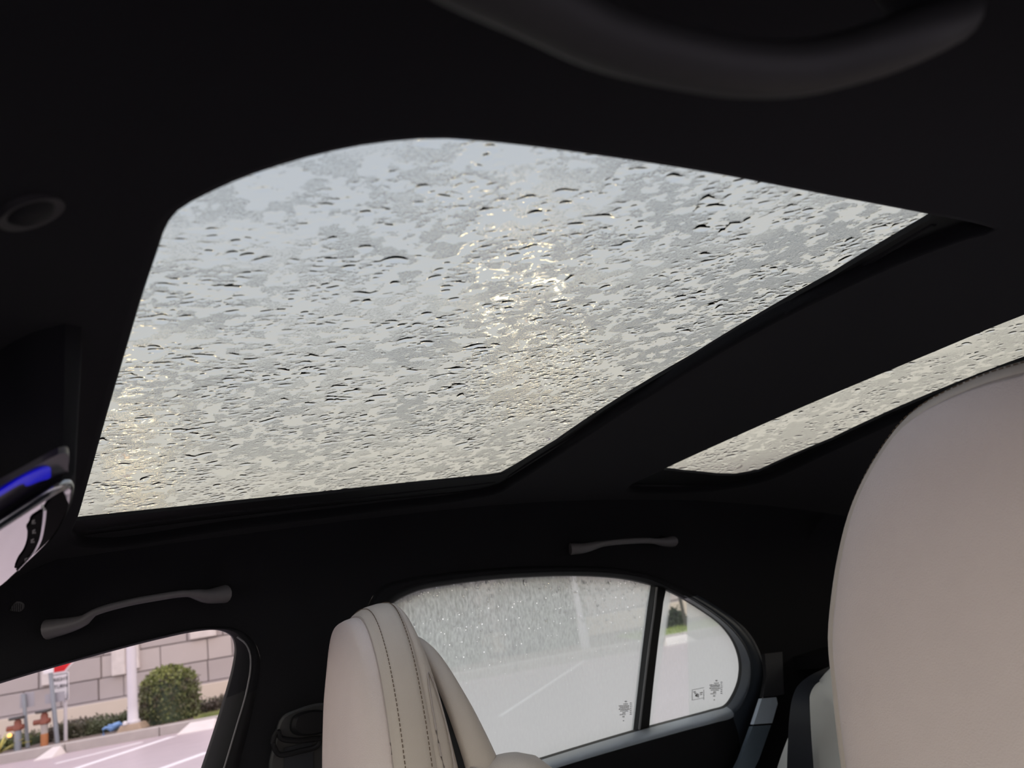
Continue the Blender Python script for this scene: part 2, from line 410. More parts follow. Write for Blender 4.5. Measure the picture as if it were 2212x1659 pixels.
def rain(name, parent, x0, x1, y0, y1, dx, seed, ndrop, rmean, film_h, film_t, grain, clusters):
    nx, ny = int((x1-x0)/dx), int((y1-y0)/dx)
    xs, ys = np.linspace(x0, x1, nx), np.linspace(y0, y1, ny)
    r = np.random.default_rng(seed); hh = np.zeros((ny, nx))
    n1 = vnoise((ny, nx), .0125, seed+1, dx, 4, 1.)
    film = sstep(film_t, film_t+.035, n1)
    wet = vnoise((ny, nx), .09, seed+2, dx, 2)
    hh += film_h*film
    n3 = vnoise((ny, nx), .012, seed+3, dx, 2)
    hh += film*(n3-.5)*film_h*.35
    n4 = vnoise((ny, nx), .0055, seed+4, dx, 2)
    hh += (1-film)*np.clip(n4-.42, 0, 1)*film_h*.28*sstep(.35, .6, wet)
    # beads, clustered where the wetness noise is high
    cl = vnoise((ny, nx), .035, seed+5, dx, 3)
    placed = 0
    while placed < ndrop:
        cx, cy = r.uniform(x0, x1), r.uniform(y0, y1)
        i, j = int((cx-x0)/dx), int((cy-y0)/dx)
        i = min(i, nx-1); j = min(j, ny-1)
        if r.random() > np.clip((cl[j, i]-.42)*clusters, .06, 1): continue
        placed += 1
        R = min(.0055, rmean*math.exp(r.normal(0, .5)))
        asp = 1+abs(r.normal(0, .7)); ang = r.normal(math.pi/2, .5); hr = R*r.uniform(.16, .30)
        w = int(R*asp/dx)+2
        i0, i1, j0, j1 = max(0, i-w), min(nx, i+w+1), max(0, j-w), min(ny, j+w+1)
        X, Y = np.meshgrid(xs[i0:i1]-cx, ys[j0:j1]-cy)
        u = (X*math.cos(ang)+Y*math.sin(ang))/(R*asp); v = (-X*math.sin(ang)+Y*math.cos(ang))/R
        v = v + .35*np.sin(u*2.2+cx*900)*(asp > 1.5)
        q = np.clip(1-u*u-v*v, 0, 1)
        hh[j0:j1, i0:i1] = np.maximum(hh[j0:j1, i0:i1], hr*q**.75)
    # thinner towards the low passenger side and calmer there
    fade = np.clip(1.-.45*np.clip((xs-.05)/.35, 0, 1), .3, 1)[None, :]
    hh = hh*fade
    # one light blur softens the contact lines
    hb = hh.copy(); hb[1:-1, 1:-1] = (hh[1:-1, 1:-1]*4+hh[:-2, 1:-1]+hh[2:, 1:-1]+hh[1:-1, :-2]+hh[1:-1, 2:])/8; hh = hb
    Xg, Yg = np.meshgrid(xs, ys)
    d = Yg+.6
    base = CAM[2]+.258-.13*Xg**2-np.where(d > 0, .03, .10)*d*d
    t = np.clip(Yg+.045, 0, None); base = base-.5*t*t/(t+.03)
    ztop = base+.0233+.0002+hh; n = nx*ny
    co = np.empty((n+4*0, 3)); co[:, 0] = Xg.ravel(); co[:, 1] = Yg.ravel(); co[:, 2] = ztop.ravel()
    idx = np.arange(n).reshape(ny, nx)
    quads = np.stack([idx[:-1, :-1], idx[:-1, 1:], idx[1:, 1:], idx[1:, :-1]], -1).reshape(-1, 4)
    # coarse underside
    bx, by = 30, 26
    BX, BY = np.meshgrid(np.linspace(x0, x1, bx), np.linspace(y0, y1, by))
    bz = np.array([zr(a, b, .0232) for a, b in zip(BX.ravel(), BY.ravel())])
    bidx = n+np.arange(bx*by).reshape(by, bx)
    bq = np.stack([bidx[:-1, :-1], bidx[1:, :-1], bidx[1:, 1:], bidx[:-1, 1:]], -1).reshape(-1, 4)
    co = np.vstack([co, np.stack([BX.ravel(), BY.ravel(), bz], 1)]); faces = np.vstack([quads, bq]).astype(np.int32)
    me = bpy.data.meshes.new(name); me.vertices.add(len(co)); me.vertices.foreach_set('co', co.ravel())
    me.loops.add(faces.size); me.loops.foreach_set('vertex_index', faces.ravel())
    me.polygons.add(len(faces)); me.polygons.foreach_set('loop_start', np.arange(0, faces.size, 4, dtype=np.int32))
    me.polygons.foreach_set('use_smooth', np.ones(len(faces), bool))
    me.update(calc_edges=True)
    ga = me.attributes.new('grain', 'FLOAT', 'POINT')
    gv = (1-sstep(film_t-.05, film_t+.02, n1))*(.55+.45*sstep(.3, .6, wet))*grain
    gv = (gv*np.clip(1.-.6*np.clip((xs-.0)/.38, 0, 1), .25, 1)[None, :])
    gv = gv*(hh < .00022)
    ga.data.foreach_set('value', np.concatenate([gv.ravel(), np.zeros(bx*by)]).astype(np.float32))
    me.materials.append(M['water'])
    o = bpy.data.objects.new(name, me); COL.objects.link(o); o.parent = parent; o['kind'] = 'stuff'
    return o
rain('rain_water', win4, -.47, .515, -.80, .0, .0011, 21, 26000, .00128, .00022, .555, .55, 3.4)
rain('rain_water', win5, -.47, .515, -1.38, -.93, .0014, 51, 4200, .00125, .00003, .62, .16, 2.2)

# ------------------------------------------------------------------ passenger side: wall, door frames, panes
N_ = 200
FO = [(-260, 1548), (0, 1469), (100, 1439), (250, 1397), (340, 1374), (420, 1357), (470, 1354), (505, 1357), (530, 1368), (552, 1392), (562, 1425), (556, 1480), (540, 1560), (520, 1640), (490, 1740), (430, 1830), (100, 1930), (-260, 2010), (-420, 1760)]
FM = [(-258, 1552), (0, 1473), (100, 1443), (250, 1401), (340, 1378), (420, 1361), (468, 1359), (498, 1362), (520, 1374), (538, 1398), (543, 1430), (535, 1490), (512, 1575), (486, 1655), (462, 1735), (410, 1815), (100, 1910), (-250, 1985), (-410, 1760)]
FI = [(-255, 1556), (0, 1477), (100, 1447), (250, 1405), (340, 1382), (420, 1365), (464, 1361), (488, 1367), (501, 1378), (506, 1400), (501, 1440), (482, 1510), (457, 1590), (434, 1659), (412, 1725), (375, 1790), (100, 1880), (-240, 1950), (-400, 1755)]
RO = [(790, 1320), (820, 1270), (880, 1250), (960, 1238), (1050, 1229), (1150, 1223), (1250, 1222), (1330, 1227), (1400, 1240), (1470, 1268), (1540, 1305), (1600, 1350), (1635, 1400), (1651, 1450), (1650, 1495), (1630, 1560), (1600, 1635), (1560, 1700), (1480, 1730), (1380, 1745), (1250, 1775), (1130, 1815), (1000, 1860), (760, 1900), (700, 1750), (750, 1450)]
RM = [(812, 1318), (838, 1284), (888, 1263), (962, 1251), (1050, 1241), (1150, 1235), (1250, 1233), (1332, 1238), (1396, 1250), (1452, 1274), (1520, 1312), (1578, 1358), (1610, 1402), (1622, 1445), (1618, 1490), (1602, 1530), (1584, 1552), (1540, 1566), (1472, 1584), (1380, 1610), (1250, 1648), (1130, 1686), (1000, 1730), (775, 1810), (735, 1740), (775, 1440)]
RI = [(830, 1325), (850, 1303), (900, 1278), (965, 1265), (1050, 1254), (1150, 1247), (1250, 1245), (1332, 1250), (1390, 1261), (1437, 1276), (1508, 1316), (1558, 1354), (1584, 1392), (1595, 1432), (1592, 1470), (1577, 1506), (1563, 1523), (1535, 1532), (1475, 1548), (1380, 1573), (1250, 1611), (1130, 1648), (1000, 1690), (800, 1750), (765, 1700), (800, 1420)]
def wall_loop(P, off, n=N_):
    return smooth_loop([on_wall(*p, off) for p in P], n)
def match(rings):  # align later rings' samples with the first ring's control points
    return rings
def ring_by_ctrl(P, off, k=8, sill=()):
    """sample k points per control span so matching control points stay matched"""
    Q = [on_wall(*p, -.026 if i in sill else off) for i, p in enumerate(P)]; m = len(Q); out = []
    for i in range(m):
        a, b, c, d = Q[(i-1) % m], Q[i], Q[(i+1) % m], Q[(i+2) % m]
        for s in range(k):
            t = s/k; ab = np.linalg.norm(b-a)**.5; bc = np.linalg.norm(c-b)**.5; cc = np.linalg.norm(d-c)**.5
            m1 = (c-b)+bc*((b-a)/ab-(c-a)/(ab+bc)); m2 = (c-b)+bc*((d-c)/cc-(d-b)/(bc+cc))
            out.append((2*t**3-3*t*t+1)*b+(t**3-2*t*t+t)*m1+(-2*t**3+3*t*t)*c+(t**3-t*t)*m2)
    return np.array(out)
def to_yh(L): return np.stack([L[:, 1], L[:, 2]-CAM[2]], 1)
ro = ring_by_ctrl(RO, 0.); rm = ring_by_ctrl(RM, -.012, sill=range(17, 24)); ri = ring_by_ctrl(RI, .022); ri2 = ring_by_ctrl(RI, .05)
fo = ring_by_ctrl(FO, 0.); fm = ring_by_ctrl(FM, -.006); fi = ring_by_ctrl(FI, .022); fi2 = ring_by_ctrl(FI, .05)
topy = np.linspace(.10, -2.0, 60)
wout = [(y, edge_h(y)) for y in topy]+[(-2.0, -.82), (.9, -.82), (.9, -.1)]
wout = ccw(subdiv(wout, .06))
mb = MB()
vs, fs = cdt(wout, [ccw(to_yh(ro)), ccw(to_yh(fo))], .05)
mb.add([(wall_x(h, y), y, CAM[2]+h) for y, h in vs], fs)
tag(mb.build('wall_right', M['pillar'], angle=180), kind='structure')
def lerp_rings(a, b, n, bulge, axis=np.array([-1., 0, 0])):
    out = []
    for k in range(n+1):
        t = k/n; out.append(a*(1-t)+b*t+axis*bulge*math.sin(math.pi*t))
    return out
def door_loft(r0, r1, r2, r3, b0, b1, name, m0):
    mb = MB(); L1 = lerp_rings(r0, r1, 6, b0); L2 = lerp_rings(r1, r2, 8, b1)
    allr = L1+L2[1:]+[r3]; n = len(allr[0]); mb.loft(allr)
    for k in range(len(mb.f)):
        row = k//n; p = np.mean([mb.v[i] for i in mb.f[k]], 0); up = p[2]-CAM[2] > -.012
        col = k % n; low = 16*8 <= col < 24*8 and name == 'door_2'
        mb.mi[k] = 2 if row >= 13 else ((3 if row >= 7 else 1) if low else (1 if up else 0))  # upper sill rows get the painted highlight, rows below it stay dark
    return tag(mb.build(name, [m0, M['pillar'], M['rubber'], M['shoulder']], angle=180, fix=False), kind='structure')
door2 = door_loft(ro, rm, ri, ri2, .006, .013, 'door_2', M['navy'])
door1 = door_loft(fo, fm, fi, fi2, .003, .004, 'door_1', M['black_plastic'])
# thin bright rim along the front door frame and the rear door's edge
def strip(P, off, r, name, m, parent, k=10):
    pts = smooth_loop([on_wall(*p, off) for p in P], k, closed=False)
    b = MB(); b.tube(pts, r, 8); return b.build(name, m, parent)
M['rim'] = mat('grey_rim', (.16, .16, .17), .35, .05, 80, spec=.5)
strip([(512, 1376), (530, 1390), (540, 1412), (541, 1445), (531, 1500), (510, 1572), (484, 1659), (465, 1720)], -.007, .0013, 'door_rim', M['rim'], door1, 40)
strip([(1560, 1322), (1610, 1362), (1636, 1403), (1649, 1450), (1646, 1500), (1626, 1560), (1600, 1630), (1580, 1680)], -.001, .0030, 'door_rim', M['rim'], door2, 40)

def pane(name, P, off, m, th=.004, fog_veil_f=None, step=.012, kids=None):
    L = smooth_loop([on_wall(*p, off) for p in P], 120); yh = ccw(to_yh(L))
    vs, fs = cdt(yh, [], step)
    b = MB()
    b.add([(wall_x(h, y)+off, y, CAM[2]+h) for y, h in vs], fs, 0)
    b.add([(wall_x(h, y)+off+th, y, CAM[2]+h) for y, h in vs], [f[::-1] for f in fs], 1)
    o = b.build(name, [M['plain_glass'], m] if fog_veil_f else [m, m], fix=False, angle=180)
    if fog_veil_f:
        me = o.data; fa = me.attributes.new('fog_veil', 'FLOAT', 'POINT'); sa = me.attributes.new('streak', 'FLOAT', 'POINT')
        F_ = [fog_veil_f(v.co.y, v.co.z-CAM[2]) for v in me.vertices]
        fa.data.foreach_set('value', [a for a, _ in F_]); sa.data.foreach_set('value', [c for _, c in F_])
    return tag(o, kind='structure')
grow = lambda P, s: [((x-np.mean([p[0] for p in P]))*s+np.mean([p[0] for p in P]), (y-np.mean([p[1] for p in P]))*s+np.mean([p[1] for p in P])) for x, y in P]
win1 = pane('window_1', grow(FI, 1.06), .034, M['clear_glass'], step=.05)
R1 = [(815, 1330), (850, 1296), (900, 1270), (965, 1257), (1050, 1246), (1150, 1239), (1250, 1237), (1332, 1242), (1400, 1254), (1426, 1268), (1420, 1330), (1407, 1430), (1390, 1580), (1250, 1625), (1130, 1662), (1000, 1705), (790, 1770), (750, 1705), (785, 1420)]
yh0 = to_yh(np.array([on_wall(1150, 1247, .03), on_wall(1150, 1440, .03), on_wall(1130, 1650, .03)]))
htop, hmid, hbot = yh0[0][1], yh0[1][1], yh0[2][1]
def fog_rear(y, h):
    t = (h-hbot)/(htop-hbot)
    return .80, .10+1.5*max(0, t-.30)
win2 = pane('window_2', R1, .030, M['fog_veil_glass'], fog_veil_f=fog_rear)
Q1 = [(1432, 1276), (1460, 1279), (1512, 1310), (1566, 1352), (1592, 1390), (1603, 1430), (1600, 1472), (1583, 1514), (1568, 1530), (1540, 1539), (1480, 1555), (1398, 1574), (1396, 1555), (1408, 1450)]
# reflection veil painted into the quarter pane, left out along a vertical strip
cA, cB = on_wall(1441, 1360, .03), on_wall(1488, 1360, .03); cC, cD = on_wall(1425, 1470, .03), on_wall(1491, 1470, .03)
def reflection_quarter(y, h):
    z = h+CAM[2]; t = (z-cC[2])/(cA[2]-cC[2]); ya = cC[1]+(cA[1]-cC[1])*t; yb = cD[1]+(cB[1]-cD[1])*t
    k = float(sstep(ya+.006, ya-.006, np.float64(y))*sstep(yb-.0025, yb+.0025, np.float64(y)))
    top = float(sstep(.06, .03, np.float64(h)))
    k *= 1-.55*float(sstep(-.06, -.12, np.float64(h)))
    return .84-.77*k, .10
win3 = pane('window_3', Q1, .030, M['fog_veil_glass'], fog_veil_f=reflection_quarter, step=.004)
# divider bar between the rear pane and the quarter pane
b = MB(); bp = [(1416, 1262), (1438, 1272), (1432, 1300), (1421, 1385), (1410, 1480), (1401, 1572), (1378, 1580), (1388, 1490), (1398, 1400), (1409, 1310)]
L = subdiv([on_wall(*p, .018)[1:] for p in bp], .02)
vs, fs = cdt(ccw(L), [], .02)
fr = [(wall_x(z-CAM[2], y)+.016, y, z) for y, z in vs]; bk = [(wall_x(z-CAM[2], y)+.04, y, z) for y, z in vs]
b.add(fr, fs); b.add(bk, [f[::-1] for f in fs])
LL = ccw(L); b.loft([[(wall_x(z-CAM[2], y)+.016, y, z) for y, z in LL], [(wall_x(z-CAM[2], y)+.04, y, z) for y, z in LL]])
b.build('divider_bar', M['rubber'], door2, angle=30)
strip([(1419, 1268), (1413, 1320), (1402, 1400), (1391, 1490), (1381, 1576)], .012, .0022, 'divider_rim', M['rim'], door2, 30)

# rain specks on the rear pane: small caps of water outside
def caps(name, parent, pts, off):
    b = MB()
    for (px, py, r) in pts:
        c = on_wall(px, py, off); k = 7
        rings = []
        for a, hgt in ((1., 0.), (.8, .30), (.45, .46)):
            rings.append([c+np.array([r*hgt, r*a*math.cos(2*math.pi*i/k), r*a*1.15*math.sin(2*math.pi*i/k)]) for i in range(k)])
        b.loft(rings, True, False, True)
    o = b.build(name, M['drop'], parent, angle=180); o['kind'] = 'stuff'; return o
m = bpy.data.materials.new('drop_water'); m.use_nodes = True; N = m.node_tree.nodes; N.clear()
o = N.new('ShaderNodeOutputMaterial'); rf = N.new('ShaderNodeBsdfRefraction'); rf.inputs['IOR'].default_value = 1.33; rf.inputs['Roughness'].default_value = .0
m.node_tree.links.new(rf.outputs[0], o.inputs[0]); M['drop'] = m
pts = []
while len(pts) < 650:
    px = random.uniform(860, 1410); t = random.random()**2.2
    ytop = 1247+max(0, (1000-px))*.12; py = ytop+8+t*110
    xr = 1414-(py-1270)*.115
    if px > xr-6: continue
    pts.append((px, py, .0012*math.exp(random.gauss(0, .45))*(1.2 if t < .3 else .9)))
caps('rain_drops', win2, pts, .0345)

# printed marks in the lower corners of the panes (small type)
def marks(name, parent, px, py, parts, off):
    b = MB()
    for (dx, dy, w, h) in parts:
        sk = -.2
        c = [on_wall(px+dx+a*w, py+dy+a*w*sk+bb*h, off) for a, bb in ((0, 0), (1, 0), (1, 1), (0, 1))]
        b.add(c, [(0, 1, 2, 3)]); b.add([q_+np.array([.0004, 0, 0]) for q_ in c], [(3, 2, 1, 0)])
    return b.build(name, M['print'], parent, smooth=False, fix=False)
rr = random.Random(3)
def block(rows):
    out = []
    for (y, x0, x1, h) in rows:
        x = x0
        while x < x1:
            w = rr.uniform(1.4, 3.2); out.append((x, y, min(w, x1-x), h)); x += w+.9
    return out
type1 = block([(-18, 13, 17, 3), (-12, 10, 20, 2), (-8, 0, 22, 2.4), (-4.5, 2, 22, 2), (-1, 0, 23, 2.4), (3, 3, 20, 2), (7, 8, 14, 2.6), (11, 2, 14, 1.8), (15, 8, 12, 3), (24, 9, 12, 2)])+block([(y, 24, 28, 1.8) for y in range(-14, 14, 4)])
marks('printed_mark', win2, 1337, 1532, type1, .0295)
marks('printed_mark', win3, 1533, 1487, type1, .0295)
box = [(0, 0, 26, .9), (0, 22, 26, .9), (0, 0, .9, 22), (25, 0, .9, 22), (3, 4, 5, 2), (5, 7, 4, 2), (7, 10, 3, 5), (10, 8, 2, 8), (13, 9, 1.6, 8), (17, 6, 6, 2), (17, 10, 5, 1.6)]
marks('printed_mark', win3, 1495, 1490, box, .0295)

# ------------------------------------------------------------------ rest of the shell (closes the dark room)
b = MB(); b.box((0, -.55, .28), (1.5, 3.1, .05)); tag(b.build('floor', M['black_plastic'], smooth=False), kind='structure')
b = MB(); b.box((0, .87, .57), (1.46, .06, .60)); b.box((0, .78, .86), (1.40, .24, .05)); tag(b.build('wall_front', M['black_plastic'], smooth=False), kind='structure')
b = MB()
b.box((0, -2.05, .60), (1.46, .06, .66)); b.box((0, -1.78, .90), (1.36, .50, .03)); b.box((-.58, -2.05, 1.08), (.22, .06, .40)); b.box((.58, -2.05, 1.08), (.22, .06, .40)); b.box((0, -2.03, 1.20), (1.2, .1, .14))
tag(b.build('wall_back', M['pillar'], smooth=False), kind='structure')
b = MB(); b.box((-.70, -.55, .36), (.05, 2.9, .16)); b.box((-.70, -1.45, .62), (.05, 1.1, .50)); b.box((-.66, -.95, 1.0), (.05, .14, .50)); b.box((-.64, -1.75, 1.05), (.06, .5, .40)); b.box((-.74, .0, .62), (.05, 1.8, .50)); tag(b.build('wall_left', M['black_plastic'], smooth=False), kind='structure')

# ================================================================== THINGS INSIDE THE CAR
# ---- folding roof handles
def bar_handle(name, label, pts, rad, foot, mount, plate=None, flat=.8, m='handle'):
    root = empty(name, tuple(mount)); tag(root, label, 'grab handle')
    m4 = np.array(mount)
    P = smooth_loop(pts, 36, closed=False)-m4
    n = len(P); s = np.linspace(0, 1, n)
    R = rad*(1+foot*np.clip(np.maximum(.24-s, s-.76)/.24, 0, 1)**.7)
    b = MB(); b.tube(P, R, 14, True, flat=flat); b.build('grip', M[m], root, angle=70)
    for k, (i, sgn) in enumerate(((2, 1), (n-3, -1))):
        f = MB(); p = P[i]; f.tube([p, p+np.array(plate)*.5, p+np.array(plate)], [rad*1.15, rad*1.3, rad*1.5], 12); f.build('mount', M['black_plastic'], root)
    return root
def hp(px, py, x): return on_x(px, py, x)
fp = [hp(102, 1360, .592), hp(150, 1350, .578), hp(185, 1338, .566), (hp(200, 1325, .560)), hp(260, 1306, .556), hp(330, 1292, .553), hp(400, 1282, .556), hp(425, 1284, .564), hp(448, 1288, .575), hp(486, 1283, .588)]
bar_handle('grab_handle', 'dark grey grab handle on the black roof edge above the front passenger window', fp, .0062, 1.7, hp(290, 1300, .60), None or (.03, 0, .012))
rp_ = [hp(1232, 1186, .590), hp(1262, 1184, .580), hp(1300, 1175, .570), hp(1345, 1170, .562), hp(1400, 1168, .562), hp(1430, 1171, .572), hp(1452, 1170, .588)]
bar_handle('grab_handle', 'short dark grey grab handle above the misted rear window', rp_, .0072, 1.0, hp(1340, 1165, .60), (.03, 0, .012))
dh = .150
dp = [on_h(880, -150, dh+.006), on_h(1000, -75, dh+.003), on_h(1150, 2, dh+.002), on_h(1300, 78, dh), on_h(1450, 122, dh-.002), on_h(1600, 148, dh-.003), on_h(1740, 146, dh-.002), on_h(1880, 112, dh), on_h(1990, 70, dh+.004), on_h(2060, 34, dh+.012)]
bar_handle('grab_handle', 'blurred dark grey grab handle overhead, close to the roof opening, largest of the handles', dp, .0098, .1, on_h(1500, 0, .19), (0, 0, .03), m='handle_dark')

# ---- overhead console
def con_h(y): return .125-.52*y
def on_con(px, py, o=0.): return hit(px, py, lambda p: p[2]-CAM[2]-con_h(p[1])-o)
org = np.array([0., .03, CAM[2]+.18])
con = empty('overhead_console', tuple(org)); tag(con, 'glossy black overhead console with chrome rim and blue light, left of the roof opening', 'console')
ctrl = [(140, 1046), (146, 1062), (147, 1090), (136, 1125), (115, 1160), (84, 1192), (40, 1232), (0, 1266)]
cl = [on_con(*p) for p in ctrl]; x_far = cl[-1][0]
near = [on_con(*p) for p in [(0, 1130), (70, 1085), (115, 1056)]]
yf = .085
ol = [np.array([near[0][0]-.01, yf, 0]), near[0], near[1], near[2]]+cl+[np.array([x_far+.03, yf, 0])]
ol2 = ccw(smooth_loop([p[:2] for p in ol], 90))
def conz(L, o): return [np.array([p[0], p[1], CAM[2]+con_h(p[1])+o])-org for p in L]
b = MB()
top_ = offset2(ol2, -.012)
b.loft([conz(ol2, .0), conz(offset2(ol2, -.004), .006), [np.array([p[0], p[1], zr(p[0], p[1], .004)])-org for p in top_]])
b.build('housing', M['pillar'], con)
vs, fs = cdt(offset2(ol2, .003), [], .012)
b = MB(); b.add([np.array([x, y, CAM[2]+con_h(y)-.0006])-org for x, y in vs], fs); b.add([np.array([x, y, CAM[2]+con_h(y)+.003])-org for x, y in vs], [f[::-1] for f in fs])
b.build('touch_panel', M['gloss'], con, fix=False)
b = MB()
rimp = smooth_loop([on_con(*p) for p in [(-60, 1166), (0, 1130), (70, 1085), (115, 1056), (138, 1046), (146, 1060), (147, 1085)]], 40, closed=False)-org
b.tube(rimp, np.concatenate([np.linspace(.0038, .0036, 26), np.linspace(.0034, .0012, 14)]), 10); b.build('rim', M['chrome'], con)['label'] = 'chrome rim'
# reading-lamp lens edge and key printing
b = MB(); lp = smooth_loop([on_con(*p, -.002) for p in [(97, 1100), (94, 1130), (85, 1170), (70, 1195), (38, 1230)]], 24, closed=False)-org
b.tube(lp, .0012, 8); b.build('lens_edge', M['chrome'], con)
for (ix, iy) in ((72, 1126), (73, 1147), (70, 1167), (56, 1208)):
    b = MB()
    for dx, dy, w, h in ((-3, 0, 6, 2.), (-3, 3.4, 2.4, 3), (0, 3.4, 1.6, 2.4), (2.5, 3, 1.6, 3)):
        c = [on_con(ix+dx+a*w, iy+dy-.5*a*w+bb*h, -.0022)-org for a, bb in ((0, 0), (1, 0), (1, 1), (0, 1))]
        b.add(c, [(0, 1, 2, 3)]); b.add([q_+np.array([0, 0, .0003]) for q_ in c], [(3, 2, 1, 0)])
    b.build('key_print', M['icon'], con, smooth=False, fix=False)
M['matte_black'] = mat('matte_black', (.005, .005, .006), .8, .1, 90, spec=.05)
def con_patch(name, P, o, m, th=.004):
    L = ccw(smooth_loop([on_con(*p, o)[:2] for p in P], 60)); vs, fs = cdt(L, [], .01)
    b = MB(); b.add([np.array([x, y, CAM[2]+con_h(y)+o])-org for x, y in vs], fs); b.add([np.array([x, y, CAM[2]+con_h(y)+o+th])-org for x, y in vs], [f[::-1] for f in fs])
    b.loft([[np.array([p[0], p[1], CAM[2]+con_h(p[1])+o])-org for p in L], [np.array([p[0], p[1], CAM[2]+con_h(p[1])+o+th])-org for p in L]])
    return b.build(name, m, con)
M['smoke'] = mat('smoky_plastic', (.022, .018, .035), .35, .1, 90, spec=.4)
con_patch('dark_key_reflection', [(72, 1116), (94, 1102), (93, 1132), (84, 1168), (70, 1193), (42, 1226), (36, 1228), (42, 1206), (52, 1192), (60, 1172), (62, 1152), (60, 1138), (66, 1130)], -.0016, M['matte_black'], .0014)  # matte patch painting the dark part of the window reflection behind the keys
con_patch('dark_end_reflection', [(100, 1092), (120, 1068), (140, 1054), (147, 1066), (147, 1092), (134, 1124), (113, 1158), (84, 1188), (60, 1208), (76, 1190), (90, 1168), (98, 1128)], -.0016, M['matte_black'], .0014)  # same painted dark reflection, carried on to the rim
con_patch('side_lens', [(-60, 1080), (0, 1050), (70, 1012), (120, 984), (142, 979), (149, 988), (147, 1010), (143, 1045), (120, 1052), (70, 1084), (0, 1128), (-60, 1162)], .006, M['smoke'])
con_patch('blue_lamp', [(-60, 1100), (0, 1062), (50, 1032), (85, 1016), (105, 1013), (110, 1022), (106, 1034), (85, 1040), (60, 1050), (45, 1046), (0, 1072), (-60, 1110)], .0045, M['blue_light'], .0014)

# ---- small round things in the headliner
def cap(name, label, cat, P, m, o=-.003):
    q3 = [on_roof(*p, o) for p in P] if name != 'microphone_cover' else None
    return q3
c0 = on_roof(66, 457, -.002); e1 = on_roof(140, 448, -.002); r_ = np.linalg.norm(e1[:2]-c0[:2])
rt = empty('round_cover', tuple(c0)); tag(rt, 'faint round dark grey cover in the black headliner left of the roof glass', 'cover')
n_ = np.array([.26*c0[0], .45, 1.]); n_ /= np.linalg.norm(n_)
b = MB(); b.lathe([(r_*.72, -.001), (r_, -.002), (r_, .004), (r_*.9, .01)], n=32); o = b.build('bezel', mat('dull_grey', (.035, .033, .035), .6, .1, 80), rt)
b = MB(); b.lathe([(.0005, -.003), (r_*.55, -.003), (r_*.72, -.001), (r_*.7, .004)], n=32); o2 = b.build('grille', M['black_plastic'], rt)
rt.rotation_euler = Vector(n_).to_track_quat('Z', 'Y').to_euler()
c0 = on_wall(33, 1311, -.001)
rt = empty('microphone_cover', tuple(c0)); tag(rt, 'small grey oval cover on the roof edge left of the front grab handle', 'cover')
w_ = np.linalg.norm(on_wall(54, 1303, -.001)-c0)
b = MB(); b.lathe([(.0004, -.002), (w_*.8, -.0015), (w_, .001), (w_*.9, .004)], n=28); b.build('disc', mat('mid_grey', (.09, .088, .088), .6, .15, 400, .3, 900), rt)
b = MB()
for k in range(-3, 4): b.box((k*w_*.2, 0, -.0023), (w_*.06, w_*1.2*math.sqrt(max(.1, 1-(k*.25)**2)), .0008))
o = b.build('slot', M['black_plastic'], rt, smooth=False); o['kind'] = 'stuff'
rt.rotation_euler = Vector((.75, 0, .66)).to_track_quat('Z', 'Y').to_euler()

